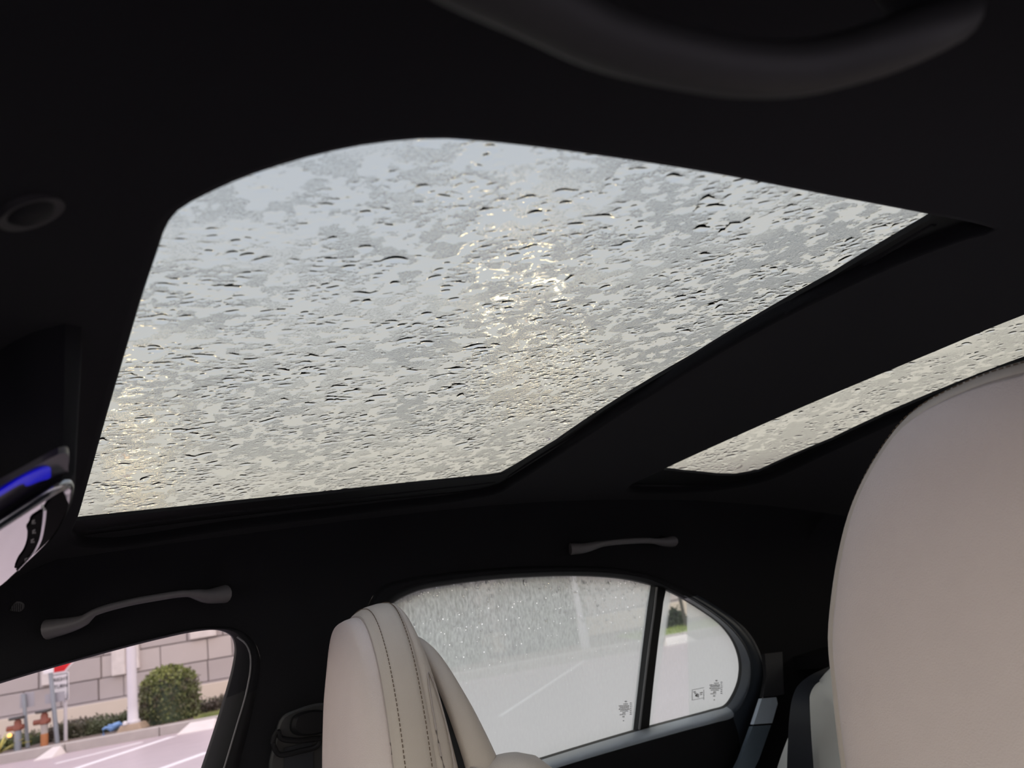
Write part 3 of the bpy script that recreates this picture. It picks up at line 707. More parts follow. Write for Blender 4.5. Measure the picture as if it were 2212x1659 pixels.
# ---- front seats
WPROF = [(k*.955, z) for k, z in [(0, 0), (.025, -.0012), (.05, -.004), (.078, -.012), (.104, -.027), (.130, -.049), (.152, -.075), (.172, -.110), (.187, -.145), (.198, -.18), (.208, -.22), (.217, -.26), (.232, -.34), (.25, -.44), (.255, -.56), (.245, -.66)]]
WPROF = [(z, w) for w, z in WPROF]
def wide(w, z, k): return w + k*min(1., max(0., (-z-.03)/.15))
def outline(k=0., bot=None):
    Lf = [(-wide(w, z, k), z) for z, w in WPROF[::-1]]; R = [(wide(w, z, k), z) for z, w in WPROF[1:]]
    P = Lf+R
    if bot is not None: P = [p for p in P if p[1] >= bot]
    return smooth_loop(P, 120, closed=False)
def seat(label, cx, y_at, z_top, recl, yaw=0., k=0., pad=1.):
    """y_at: front face at the top; local frame: x right, d backwards, z along the reclined back"""
    root = empty('car_seat', (cx, y_at-.12, .33)); tag(root, label, 'car seat'); root.rotation_euler.z = math.radians(yaw)
    rc = math.radians(recl); org_ = np.array([cx, y_at-.12, .33])
    def T(x, d, z): # z measured from the top downwards (negative), d backwards
        if d > .06: d = .06+(d-.06)*(.38+.62*min(1., max(0., -z/.20)))
        return np.array([cx+x, y_at-d*math.cos(rc)-z*math.sin(rc)*1.-0., z_top+z*math.cos(rc)-d*math.sin(rc)*-0.])-org_
    O = outline(k); cen = np.array([0, -.30])
    def ring(s, d, drop=0.):
        Q = O.copy(); Q[:, 0] *= s
        Q[:, 1] = cen[1]+(Q[:, 1]-cen[1])*(s if s < .86 or s > 1 else 1-(1-s)*.25)
        return [T(x, d, z-drop) for x, z in Q]
    # front pad: bulged, rounded to the seam
    b = MB(); prof = [(.02, -.016), (.3, -.0155), (.55, -.014), (.72, -.011), (.84, -.006), (.918, .001), (.952, .008), (.967, .015), (.969, .021), (.95, .028)]
    b.loft([ring(s*pad, d) for s, d in prof], True, True, False); b.build('front_pad', M['leather'], root, angle=180)
    # gusset strip between the two stitched seams
    b = MB(); b.loft([ring(s, d) for s, d in [(.955*pad, .024), (.972*pad, .0195), (.985*pad+.005, .0190), (.99, .0200), (1.012, .025), (1.028, .036), (1.034, .052), (1.03, .064), (.98, .071)]], True, False, False); b.build('gusset', M['leather_side'], root, angle=180)
    # rear of the cushion
    b = MB(); b.loft([ring(s, d) for s, d in [(.99, .0625), (1.022, .066), (1.026, .076), (1.008, .087), (.955, .094), (.4, .096), (.05, .096)]], True, False, True); b.build('head_cushion', M['leather_side'], root, angle=180)
    # welt round the front pad
    b = MB(); b.tube(ring(.972*pad, .0200), .0018, 7, False); b.build('piping', M['seam'], root)
    # stitches along both seams
    for d, s_ in ((.0300, 1.0225), (.0595, 1.0335)):
        b = MB(); P = np.array(ring(s_, d)); L_ = np.concatenate([[0], np.cumsum(np.linalg.norm(np.diff(P, axis=0), axis=1))])
        run = 0.
        while run < L_[-1]-.005:
            p, q_ = [np.array([np.interp(s, L_, P[:, j]) for j in range(3)]) for s in (run, run+.0036)]
            b.tube([p, q_], .00055, 5); run += .0056
        o = b.build('stitching', M['stitch'], root); o['kind'] = 'stuff'
    # back shell, lower and behind a dark gap
    def ring2(s, d, dz=0.):
        Q = O.copy(); Q[:, 0] *= s*1.02; Q[:, 1] = cen[1]+(Q[:, 1]-cen[1])*s
        return [T(x, d, z-.047+dz) for x, z in Q]
    b = MB(); b.loft([ring2(s, d) for s, d in [(.965, .104), (1.008, .1055), (1.024, .110), (1.022, .129), (1.0, .139), (.94, .147), (.4, .153), (.05, .154)]], True, True, True); b.build('back_shell', M['leather_side'], root, angle=180)
    b = MB(); b.loft([ring2(s, d) for s, d in [(.968, .086), (.968, .110)]], True, True, True); b.build('gap_panel', M['rubber'], root)
    # neck outlet recess on the flank
    for sgn in (-1, 1):
        b = MB(); Lp = []
        for i in range(28):
            t = 2*math.pi*i/28; zz = -.15+.062*math.sin(t); ww = np.interp(-zz, [-z for z, _ in WPROF], [w for _, w in WPROF])
            dd = .080+.0085*math.cos(t)+(.15+zz)*.02; ww = wide(ww, zz, k)
            sf = np.interp(dd, [.066, .076, .087, .094], [1.022, 1.026, 1.008, .955])
            Lp.append(T(sgn*(ww*sf+.0042), dd, zz))
        b.tube(Lp+[Lp[0]], .0011, 6, False); b.build('outlet_seam', M['seam'], root)
    # seat cushion and base
    b = MB(); rings = []
    for dd, w, z0, z1 in [(-.55, .22, .30, .34), (-.52, .25, .23, .37), (-.3, .26, .20, .37), (.0, .26, .18, .36), (.10, .25, .18, .34)]:
        rings.append([np.array([cx+sx*w*k, y_at-.10-dd*1., z])-org_ for sx, k, z in [(-1, 1, .36+z0-.2), (-1, 1, .36+z1-.22), (-1, .8, .36+z1-.2), (0, .5, .36+z1-.215), (1, .8, .36+z1-.2), (1, 1, .36+z1-.22), (1, 1, .36+z0-.2)]])
    b.loft(rings, True, True, True); b.build('seat_cushion', M['leather'], root)
    b = MB(); b.box(np.array([cx, y_at+.1, .41])-org_, (.44, .5, .20)); b.build('seat_base', M['black_plastic'], root, bevel=.02)
    return root
ps = seat('cream leather passenger seat back with stitched side strip, against the misted rear window', .372, -.362, 1.168, 4.5, -8., -.010)
seat('large close cream leather driver seat headrest at the frame edge with welted rim', -.372, -.628, 1.219, 3, 0., .022, .978)

# shoulder of the passenger backrest, just rising into view behind the head part
c_ = on_x(1104, 1702, .20); bw_ = ps.matrix_basis.inverted()
b = MB(); pr_ = [(.001, -.09), (.035, -.085), (.055, -.06), (.06, -.02), (.055, .012), (.038, .028), (.018, .035), (.001, .037)]
b.lathe(pr_, n=22); v_ = np.array(b.v); v_[:, 1] *= .85; v_[:, 0] *= 1.2
b.v = [tuple(bw_ @ Vector(p)) for p in v_+c_]
b.build('backrest_shoulder', M['leather_side'], ps, angle=180)
b = MB(); b.tube([tuple(bw_ @ Vector(c_+np.array([-.073*math.cos(t), .052*math.sin(t)*.9, .004+.030*math.sin(t)**2]))) for t in np.linspace(.2, math.pi-.2, 14)], .0012, 6); b.build('shoulder_seam', M['seam'], ps)

# ---- rear bench
yb = -1.25
rb = empty('rear_seat', (0, -1.35, .33)); tag(rb, 'pale cream rear bench seat back under the belt, beside the door', 'car seat')
ro_ = np.array([0, -1.35, .33])
half = [(0, .945), (.30, .94), (.36, .930), (.407, .918), (.445, .898), (.482, .868), (.52, .825), (.56, .775), (.598, .715), (.63, .63), (.64, .45)]
OL = smooth_loop([(-x, z) for x, z in half[::-1]]+half[1:], 140, closed=False)
b = MB(); cz = .55
prof = [(.05, -.01), (.6, -.008), (.85, -.003), (.94, .006), (.985, .022), (1., .045), (.99, .075), (.95, .10), (.3, .11)]
b.loft([[np.array([x*s, yb-d-(z-.7)*.22, cz+(z-cz)*s])-ro_ for x, z in OL] for s, d in prof], True, True, True); b.build('backrest', M['rear_leather'], rb, angle=180)
for x0 in (.21, -.21):
    hp_ = [(-.135, .70), (-.150, .78), (-.152, .86), (-.135, .915), (-.10, .938), (0, .945), (.10, .938), (.135, .915), (.152, .86), (.150, .78), (.135, .70)]
    OH = smooth_loop(hp_, 60, closed=False); b = MB()
    b.loft([[np.array([x0+x*s, yb+.045-d-(z-.7)*.22, .82+(z-.82)*s])-ro_ for x, z in OH] for s, d in [(.05, -.012), (.6, -.01), (.85, -.004), (.95, .006), (1., .022), (1., .06), (.96, .075)]], True, True, True)
    b.build('headrest', M['rear_leather'], rb, angle=180)
    b = MB(); b.tube([np.array([x0+x*1.004, yb+.045-.022-(z-.7)*.22, .82+(z-.82)*1.004])-ro_ for x, z in OH], .002, 7); b.build('piping', M['seam'], rb)
b = MB(); b.box((0, -1.06, .5), (1.28, .30, .2)); o = b.build('bench_cushion', M['rear_leather'], rb, bevel=.05); o.location = -ro_
o.location = (-ro_[0], -ro_[1], -ro_[2])

# ---- rear belt: webbing over the shoulder of the bench
def ribbon(P, wv, th=.0014):
    b = MB(); P = [np.array(p) for p in P]; rings = []
    for i, p in enumerate(P):
        t = P[min(i+1, len(P)-1)]-P[max(i-1, 0)]; t /= np.linalg.norm(t)
        w = np.array(wv[i]) if isinstance(wv, list) else np.array(wv); n = np.cross(t, w); n /= np.linalg.norm(n)
        rings.append([p-w/2-n*th/2, p+w/2-n*th/2, p+w/2+n*th/2, p-w/2+n*th/2])
    b.loft(rings, True, True, True); return b
bl = [on_y(1700, 1720, yb+.018), on_y(1700, 1659, yb+.018), on_y(1702, 1600, yb+.016), on_y(1705, 1550, yb+.010), on_y(1711, 1510, yb-.004), on_y(1722, 1483, yb-.022), on_y(1745, 1462, yb-.05), on_y(1790, 1440, yb-.11)]
br = [on_y(1757, 1720, yb+.018), on_y(1756, 1659, yb+.018), on_y(1752, 1600, yb+.016), on_y(1749, 1550, yb+.010), on_y(1748, 1520, yb-.004), on_y(1749, 1500, yb-.022), on_y(1762, 1478, yb-.05), on_y(1800, 1460, yb-.11)]
mid = (np.array(bl)+np.array(br))/2
sb = empty('seat_belt', tuple(mid[1])); tag(sb, 'dark blue seat belt running down over the pale rear bench', 'seat belt')
Lb = smooth_loop(bl, 40, closed=False); Rb = smooth_loop(br, 40, closed=False)
b = MB(); rings = [[l-mid[1], r-mid[1], r-mid[1]+np.array([0, -.0016, 0]), l-mid[1]+np.array([0, -.0016, 0])] for l, r in zip(Lb, Rb)]
b.loft(rings, True, True, True); b.build('webbing', M['webbing'], sb)
b = MB(); b.box((mid[-1]-mid[1])+np.array([-.01, -.03, -.012]), (.09, .05, .02)); b.build('belt_outlet', M['black_plastic'], sb, bevel=.006)

# ---- trim plates low on the rear pillar
def plate(name, P, xw, m, parent, th=.01):
    L = ccw(subdiv([on_x(*p, xw)[1:] for p in P], .01)); vs, fs = cdt(L, [], .02)
    b = MB(); b.add([(xw, y, z) for y, z in vs], fs); b.add([(xw+th, y, z) for y, z in vs], [f[::-1] for f in fs]); b.loft([[(xw, y, z) for y, z in L], [(xw+th, y, z) for y, z in L]])
    return b.build(name, m, parent, angle=30)
tr3 = plate('trim_3', [(1646, 1509), (1677, 1506), (1680, 1520), (1668, 1562), (1628, 1565)], .648, M['grey_panel'], None); tag(tr3, kind='structure')
plate('lower_plate', [(1626, 1569), (1666, 1566), (1640, 1640), (1610, 1700), (1570, 1700), (1600, 1640)], .650, mat('deep_blue_trim', (.13, .165, .21), .5, .08, 90, .1, 1500), tr3)
plate('upper_plate', [(1652, 1412), (1690, 1408), (1694, 1500), (1678, 1503), (1648, 1506), (1656, 1460)], .652, mat('dark_grey_trim', (.045, .045, .052), .6, .1, 90, .1, 1500, spec=.2), tr3)

# ---- front belt guide on the middle pillar, partly behind the passenger seat
g0 = on_wall(650, 1575, -.01)
bg_ = empty('belt_guide', tuple(g0)); tag(bg_, 'black belt guide on the dark middle pillar beside the passenger seat', 'belt guide')
P = [on_wall(*p, -.004)-g0 for p in [(580, 1659), (592, 1600), (606, 1550), (640, 1532), (700, 1518), (740, 1530), (740, 1659), (720, 1720), (600, 1720)]]
L = smooth_loop(P, 60); b = MB(); b.loft([L, L+np.array([-.006, 0, 0]), (L-L.mean(0))*.95+L.mean(0)+np.array([-.009, 0, 0])], True, True, True); b.build('cover_plate', M['handle'].copy(), bg_)
bg_.children[0].data.materials[0] = mat('pillar_plate', (.030, .030, .033), .6, .1, 200, .1, 1000)
P = smooth_loop([on_wall(*p, -.016)-g0 for p in [(632, 1548), (626, 1575), (640, 1588), (700, 1580), (720, 1555), (690, 1535), (650, 1538)]], 40)
b = MB(); b.loft([P, P+np.array([-.012, 0, 0]), (P-P.mean(0))*.85+P.mean(0)+np.array([-.018, 0, 0])], True, True, True); b.build('anchor_knob', M['black_plastic'], bg_)
ring_ = smooth_loop([on_wall(*p, -.022)-g0 for p in [(600, 1578), (590, 1600), (594, 1618), (604, 1630), (650, 1622), (684, 1612), (692, 1596), (680, 1596), (640, 1600), (606, 1594)]], 40)
b = MB(); b.tube(list(ring_)+[ring_[0]], .004, 8, False); b.build('belt_loop', M['black_plastic'], bg_)
wp = [on_wall(645, y_, -.016)-g0 for y_ in (1608, 1640, 1680, 1740)]
ribbon(wp, (0, .045, 0)).build('webbing', M['webbing'], bg_)

# ================================================================== THE STREET
Mx = AX.T @ AXE                       # street axes expressed in the car's axes
sn, cs = math.sin(math.radians(28)), math.cos(math.radians(28))
EB = Mx @ np.array([[-sn, cs, 0], [-cs, -sn, 0], [0, 0, 1.]])
EO = CAM + Mx @ np.array([0, 0, -1.11])
E4 = Matrix([[*EB[0], EO[0]], [*EB[1], EO[1]], [*EB[2], EO[2]], [0, 0, 0, 1]])
def at(u, v, z=0., rz=0.): return E4 @ Matrix.Translation((u, v, z)) @ Matrix.Rotation(rz, 4, 'Z')
CE = EB.T @ (CAM-EO)
def st_v(px, py, v):
    d = EB.T @ ray(px, py); return CE + d*(v-CE[1])/d[1]
def st_z(px, py, z):
    d = EB.T @ ray(px, py); return CE + d*(z-CE[2])/d[2]
KV = 14.3; VZ = .13
M['road'] = mat('wet_road', (.43, .35, .375), .38, .12, 2.5, .25, 60, spec=.5)
M['concrete'] = mat('kerb_concrete', (.40, .36, .345), .8, .15, 5, .2, 60)
M['pale_concrete'] = mat('pale_concrete', (.62, .56, .55), .8, .1, 6, .2, 60)
M['base_concrete'] = mat('stained_concrete', (.33, .25, .19), .85, .2, 7, .3, 50)
M['soil'] = mat('bark_soil', (.16, .12, .10), .95, .3, 12, .4, 40)
M['grass'] = mat('grass_blades', (.22, .27, .07), .8, .3, 9)
M['stone'] = mat('grey_pink_stone', (.44, .395, .405), .8, .07, 2.2, .2, 30)
M['stone2'] = mat('lighter_stone', (.50, .45, .455), .8, .07, 2.2, .2, 30)
M['stone3'] = mat('darker_stone', (.39, .35, .365), .8, .07, 2.2, .2, 30)
M['joint'] = mat('joint_stone', (.41, .37, .38), .9, .1, 4)  # stone of the core, seen between the panels
M['cream'] = mat('cream_band', (.66, .58, .515), .8, .05, 3, .1, 30)
M['marble'] = mat('white_relief', (.66, .61, .62), .6, .2, 6, .5, 14)
M['line'] = mat('white_paint', (.72, .68, .70), .6, .1, 12)
M['galv'] = mat('galvanised_steel', (.25, .275, .32), .45, .1, 8, metal=.2)
M['pole'] = mat('pale_grey_pole', (.60, .57, .62), .4, .06, 4)
M['sign_white'] = mat('sign_white', (.72, .70, .74), .4, .04, 8)
M['sign_grey'] = mat('sign_back', (.34, .33, .37), .5, .05, 8)
M['sign_red'] = mat('sign_red', (.62, .012, .02), .4, .06, 8)
M['ink'] = mat('sign_ink', (.05, .045, .06), .6, .1, 9)
M['rust_red'] = mat('rust_red', (.22, .068, .045), .55, .2, 12)
M['orange'] = mat('worn_orange', (.43, .17, .07), .6, .2, 10)
M['wheel'] = mat('dark_iron', (.06, .055, .055), .5, .15, 20)
M['blue_pipe'] = mat('blue_paint', (.16, .29, .56), .4, .12, 20)
M['bark'] = mat('bark', (.09, .065, .05), .9, .2, 20)
def leafmat(name, c1, c2, sc=2.5):
    m = mat(name, c1, .6, 0., 1); n = m.node_tree; mx = [x for x in n.nodes if x.bl_idname == 'ShaderNodeMix'][0]; tx = [x for x in n.nodes if x.bl_idname == 'ShaderNodeTexNoise'][0]
    mx.inputs['A'].default_value = (*c1, 1); mx.inputs['B'].default_value = (*c2, 1); tx.inputs['Scale'].default_value = sc; tx.inputs['Detail'].default_value = 6
    cr = n.nodes.new('ShaderNodeValToRGB'); cr.color_ramp.elements[0].position = .38; cr.color_ramp.elements[1].position = .62
    n.links.new(tx.outputs['Fac'], cr.inputs[0]); n.links.new(cr.outputs[0], mx.inputs['Factor']); return m
M['leaf'] = leafmat('green_leaf', (.10, .085, .06), (.17, .20, .075), 7.)
M['leaf2'] = leafmat('hedge_leaf', (.13, .105, .09), (.14, .16, .09), 2.)
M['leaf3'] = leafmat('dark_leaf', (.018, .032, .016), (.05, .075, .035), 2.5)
M['fresh'] = leafmat('fresh_leaf', (.17, .21, .06), (.30, .33, .11), 4.)
M['yellow'] = leafmat('yellow_leaf', (.45, .43, .09), (.72, .64, .20), 5.)
M['lamp_on'] = mat('lamp_glow', (.9, .8, .5), .5, 0., 1, emit=(1., .76, .36, 1), estr=130.)
M['amber'] = mat('amber_glow', (.9, .5, .1), .5, 0., 1, emit=(1., .5, .12, 1), estr=2.2)

# road, kerb, verge
def slab(b, u0, u1, v0, v1, z0, z1, mi=0): return b.box(((u0+u1)/2, (v0+v1)/2, (z0+z1)/2), (u1-u0, v1-v0, z1-z0), mi)
b = MB(); slab(b, -32, 40, -24, KV, -.3, 0); road = b.build('road', M['road'], smooth=False); road.matrix_world = E4; tag(road, kind='structure')
def line(p, q, w):
    a, c = st_z(*p, 0), st_z(*q, 0); a[2] = c[2] = 0; d = (c-a)/np.linalg.norm(c-a); n = np.array([-d[1], d[0], 0])*w/2; up = np.array([0, 0, .006])
    b = MB(); b.loft([[a-n, a+n, a+n+up, a-n+up], [c-n, c+n, c+n+up, c-n+up]], True, True, True)
    return b.build('lane_line', M['line'], road, smooth=False)
line((60, 1695), (372, 1592), .16); line((120, 1650), (306, 1604), .10); line((330, 1668), (450, 1625), .14); line((1080, 1548), (1262, 1428), .05)
vg = MB(); slab(vg, -32, 40, KV+.18, 19.2, -.3, VZ); verge = vg.build('verge_ground', M['soil'], smooth=False); verge.matrix_world = E4; tag(verge, kind='structure')
ks = []
kb = empty('kerb', mw=E4.copy()); tag(kb, kind='structure')
me0 = None
for i in range(30):
    if me0 is None:
        b = MB(); slab(b, -.745, .745, 0, .18, -.2, .15); o = b.build('kerb_stone', M['concrete'], kb, smooth=False, bevel=.02); me0 = o
    else:
        o = me0.copy(); COL.objects.link(o); o.parent = kb
    o.location = (-15+i*1.5, KV, 0)
def apron(p, q, label, dep=.42):
    a, c = st_v(*p, KV-.1), st_v(*q, KV-.1); u0, u1 = sorted((a[0], c[0]))
    b = MB(); b.loft([[(u0, KV-.05-dep, .006), (u1, KV-.05-dep, .006), (u1-.08, KV-.02, .125), (u0+.08, KV-.02, .125)], [(u0, KV-.05-dep, 0), (u1, KV-.05-dep, 0), (u1, KV-.02, 0), (u0, KV-.02, 0)]], True, True, True)
    o = b.build('kerb_ramp', M['pale_concrete'], smooth=False); o.matrix_world = E4; tag(o, label, 'kerb ramp'); return o
apron((398, 1588), (475, 1575), 'white concrete ramp against the kerb right of the clipped bush')
apron((98, 1640), (138, 1630), 'small pale concrete ramp against the kerb below the sign post')
apron((1436, 1405), (1500, 1396), 'white concrete ramp at the kerb seen through the clear strip of quarter pane', .3)

# foliage helpers ------------------------------------------------
def leaves(b, surf, n, size, seed, jit=.03):
    r = np.random.default_rng(seed)
    for i in range(n):
        p, nrm = surf(r); p = p+nrm*r.normal(0, jit)
        d = r.normal(size=3)+nrm*.8; d /= np.linalg.norm(d); a = np.cross(d, r.normal(size=3)); a /= np.linalg.norm(a)
        L = size*r.uniform(.6, 1.3); w = L*.28
        b.add([p, p+d*L*.5+a*w, p+d*L, p+d*L*.5-a*w], [(0, 1, 2, 3)])
def dome(rx, ry, h, k=.5):
    def f(r):
        t = r.uniform(0, 2*math.pi); s = r.random()
        z = s*h; q = min(1, max(0, (z/h-k)/(1-k))) if k < 1 else 0
        rad = math.sqrt(max(0, 1-q*q))*(1-.12*max(0, 1-z/h*2)); rad *= r.uniform(.86, 1.)
        if s > .9: rad *= math.sqrt(r.random())
        n = np.array([math.cos(t), math.sin(t), q]); return np.array([rx*rad*math.cos(t), ry*rad*math.sin(t), z]), n/np.linalg.norm(n)
    return f
def domecore(b, rx, ry, h, k=.5):
    prof = [(rx*.8*(1-.1), 0)]
    for z in np.linspace(0, .97, 9):
        q = min(1, max(0, (z-k)/(1-k))); prof.append((rx*.82*math.sqrt(max(.01, 1-q*q)), z*h))
    b.lathe(prof, n=18)
def foliage(o): o['kind'] = 'stuff'; return o
# clipped bush
p0 = st_v(369, 1578, 15.35)
bw = (st_v(431, 1510, 15.35)-st_v(306, 1510, 15.35))[0]/2; bh = st_v(369, 1441, 15.35)[2]-VZ
bush = empty('clipped_bush', mw=at(p0[0], 15.35, VZ)); tag(bush, 'round clipped green bush between the light pole and the window frame', 'bush')
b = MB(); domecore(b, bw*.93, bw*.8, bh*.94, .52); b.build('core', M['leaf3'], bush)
b = MB(); leaves(b, dome(bw, bw*.85, bh, .52), 5200, .055, 5); foliage(b.build('leaves', M['leaf'], bush, smooth=False, fix=False))
b = MB()
r = np.random.default_rng(9)
def topc(r):
    t = r.uniform(0, 2*math.pi); q = math.sqrt(r.random())*.92; return np.array([bw*q*math.cos(t), bw*.85*q*math.sin(t), bh*(.52+.48*math.sqrt(max(0, 1-q*q)))]), np.array([math.cos(t)*q, math.sin(t)*q, 1.])
leaves(b, topc, 1500, .05, 8, .015); foliage(b.build('new_growth', M['fresh'], bush, smooth=False, fix=False))
b = MB()
for k in range(5): b.tube([(.05*math.cos(k*1.3), .05*math.sin(k*1.3), 0), (.22*math.cos(k*1.3), .22*math.sin(k*1.3), bh*.6)], [.02, .008], 6)
b.build('stem', M['bark'], bush)
def hedge(u0, u1, v, h, depth, label, seed, m='leaf2', n=4200, size=.05):
    L = u1-u0; t = empty('hedge', mw=at((u0+u1)/2, v, VZ)); tag(t, label, 'hedge')
    def f(r):
        x = r.uniform(-L/2, L/2); s = r.random()
        lump = 1+.10*math.sin(x*5+seed)+.06*math.sin(x*13+1)
        if s < .4: return np.array([x, r.uniform(-depth/2, depth/2), h*lump*r.uniform(.9, 1.)]), np.array([0, -.3, 1.])
        return np.array([x, -depth/2*r.uniform(.8, 1.), r.uniform(0, h*lump)]), np.array([0, -1., .2])
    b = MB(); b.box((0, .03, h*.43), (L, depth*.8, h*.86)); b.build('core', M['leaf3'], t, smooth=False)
    b = MB(); leaves(b, f, n, size, seed); foliage(b.build('leaves', M[m], t, smooth=False, fix=False))
uA, uB, uC = st_v(98, 1590, 15.5)[0], st_v(300, 1570, 15.5)[0], st_v(420, 1560, 16.)[0]
hh_ = st_v(230, 1553, 15.5)[2]-VZ
hedge(uA, uB-.1, 15.75, hh_, .7, 'low brown-green hedge between the sign post and the light pole', 3)
hedge(uC, uC+2.0, 16.3, st_v(450, 1515, 16.3)[2]-VZ, .7, 'low dull hedge beyond the clipped bush at the window frame', 4, n=3500)
hedge(st_v(-20, 1600, 15.7)[0], st_v(82, 1610, 15.7)[0], 15.7, st_v(70, 1590, 15.7)[2]-VZ, .6, 'low green hedge behind the two standpipes', 6, 'leaf', 2500)
# the misted greenery opposite the rear window
for i, (u, hgt, w) in enumerate([(-2.6, 2.0, 1.1), (-.5, 2.4, 1.3), (1.6, 2.1, 1.2)]):
    w *= .80
    t = empty('leafy_shrub', mw=at(u, 17.2, VZ)); tag(t, 'tall dark shrub behind the misted rear window, %s of three' % ('nearest the front', 'middle', 'nearest the divider bar')[i], 'shrub', 'shrubs opposite the rear window')
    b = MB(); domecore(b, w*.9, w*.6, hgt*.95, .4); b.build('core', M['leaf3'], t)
    b = MB(); leaves(b, dome(w, w*.7, hgt, .4), 2200, .12, 20+i); foliage(b.build('leaves', M['leaf2'], t, smooth=False, fix=False))
# lawn
b = MB(); g0 = st_z(1430, 1378, VZ)[0]; slab(b, g0-.35, g0+5, KV+.2, 16.9, VZ-.01, VZ+.02); lw = b.build('lawn', M['grass'], smooth=False); lw.matrix_world = E4; tag(lw, kind='structure')
b = MB(); r = np.random.default_rng(2)
for i in range(2500):
    x, y = r.uniform(g0-.35, g0+4), r.uniform(KV+.25, 16.8); a = r.uniform(0, 6.28); h_ = r.uniform(.03, .08)
    b.add([(x-.012*math.cos(a), y-.012*math.sin(a), VZ), (x+.012*math.cos(a), y+.012*math.sin(a), VZ), (x+r.normal(0, .02), y+r.normal(0, .02), VZ+.02+h_)], [(0, 1, 2)])
gb = b.build('grass', M['grass'], lw, smooth=False, fix=False); foliage(gb)
u2 = st_v(455, 1558, 15.)[0]
b = MB(); r = np.random.default_rng(12)
for i in range(700):
    x, y = u2+r.uniform(-.15, 1.2), 14.75+r.uniform(-.2, .25); h_ = r.uniform(.04, .09)
    b.add([(x-.012, y, 0), (x+.012, y, 0), (x+r.normal(0, .02), y, h_)], [(0, 1, 2)])
o = b.build('grass_tuft', M['fresh'], smooth=False, fix=False); o.matrix_world = E4 @ Matrix.Translation((0, 0, VZ)); tag(o, 'bright grass strip at the foot of the clipped bush', 'grass', kind='stuff')
# conifer in the clear strip
c_ = st_v(1466, 1366, 16.4); ch = st_v(1464, 1312, 16.4)[2]-VZ; cw = (st_v(1488, 1360, 16.4)-st_v(1442, 1360, 16.4))[0]/2
t = empty('conifer', mw=at(c_[0], 16.4, VZ)); tag(t, 'dark pointed conifer on the lawn seen through the clear strip of quarter pane', 'tree')
b = MB(); b.lathe([(cw*.8, .05), (cw*.75, ch*.3), (cw*.4, ch*.75), (.02, ch*.97)], n=14); b.build('core', M['leaf3'], t)
def cone(r):
    z = ch*(1-math.sqrt(r.random())*.97); a = r.uniform(0, 6.28); q = cw*(1-z/ch)**.8; return np.array([q*math.cos(a), q*math.sin(a), z]), np.array([math.cos(a), math.sin(a), .5])
b = MB(); leaves(b, cone, 2000, .07, 31); foliage(b.build('needles', M['leaf3'], t, smooth=False, fix=False))
b = MB(); b.tube([(0, 0, 0), (0, 0, ch*.5)], .04, 8); b.build('trunk', M['bark'], t)
pp = st_v(1484, 1362, 16.0)
t = empty('thin_post', mw=at(pp[0], 16., VZ)); tag(t, 'thin dark post beside the pointed conifer', 'post')
b = MB(); b.tube([(0, 0, 0), (0, 0, 2.2)], .035, 8); b.build('shaft', M['wheel'], t); b = MB(); b.lathe([(.05, 0), (.05, .04), (.03, .08)], (0, 0, 2.18), 10); b.build('cap', M['wheel'], t)

# stone building across the street
bd = empty('stone_building', mw=at(0, 19.2, 0)); tag(bd, 'long pinkish grey stone building with a cream base across the road', 'building')
bz = st_v(290, 1504, 19.2)[2]; WH = 3.6
b = MB(); b.box((2, 2.2, WH/2), (52, 4.2, WH)); b.build('wall_core', M['joint'], bd, smooth=False)
b = MB(); b.box((2, .0, bz/2), (52, .30, bz)); b.build('base_band', M['cream'], bd, smooth=False, bevel=.015)
b = MB(); b.box((2, .02, bz+.02), (52, .22, .035)); b.build('ledge', M['stone3'], bd, smooth=False)
rows = [bz+.04, bz+.50, bz+.98, bz+1.50, bz+2.05, WH-.15]
protos = {}
rs = random.Random(5); npan = 0
rel = [(st_v(244, 1480, 19.2)[0], st_v(274, 1480, 19.2)[0], bz+.50, bz+1.50), (st_v(290, 1480, 19.2)[0], st_v(304, 1480, 19.2)[0], bz+.58, bz+1.50), (st_v(413, 1395, 19.2)[0], st_v(470, 1395, 19.2)[0], bz+1.0, bz+1.9), (st_v(92, 1480, 19.2)[0], st_v(112, 1470, 19.2)[0], bz+.55, bz+1.2)]
for (u0, u1, z0, z1) in rel:
    b = MB(); b.box(((u0+u1)/2, .0, (z0+z1)/2), (u1-u0, .14, z1-z0)); o = b.build('relief_panel', M['marble'], bd, smooth=False, bevel=.02); o['label'] = 'white mottled relief panel'
for k in range(5):
    u = -16.+rs.uniform(0, .6); z0, z1 = rows[k], rows[k+1]
    while u < 9 and npan < 280:
        near = -12 < u < -4
        w = rs.choice([.55, .8, 1.05, 1.3]) if near else rs.choice([1.6, 2.2])
        hh2 = (z1-z0)-.024; mk = rs.choice(['stone', 'stone', 'stone2', 'stone3']); dp2 = rs.choice([.0, .012, .024])
        key = (w, k, mk)
        if key not in protos:
            b = MB(); b.box((0, 0, 0), (w-.022, .12, hh2)); o = b.build('stone_panel', M[mk], bd, smooth=False, bevel=.008); protos[key] = o
        else:
            o = protos[key].copy(); COL.objects.link(o); o.parent = bd
        o.location = (u+w/2, .05+dp2, (z0+z1)/2); u += w; npan += 1
b = MB(); b.box((2, .1, WH-.06), (52.2, .34, .13)); b.build('coping', M['stone2'], bd, smooth=False, bevel=.02)

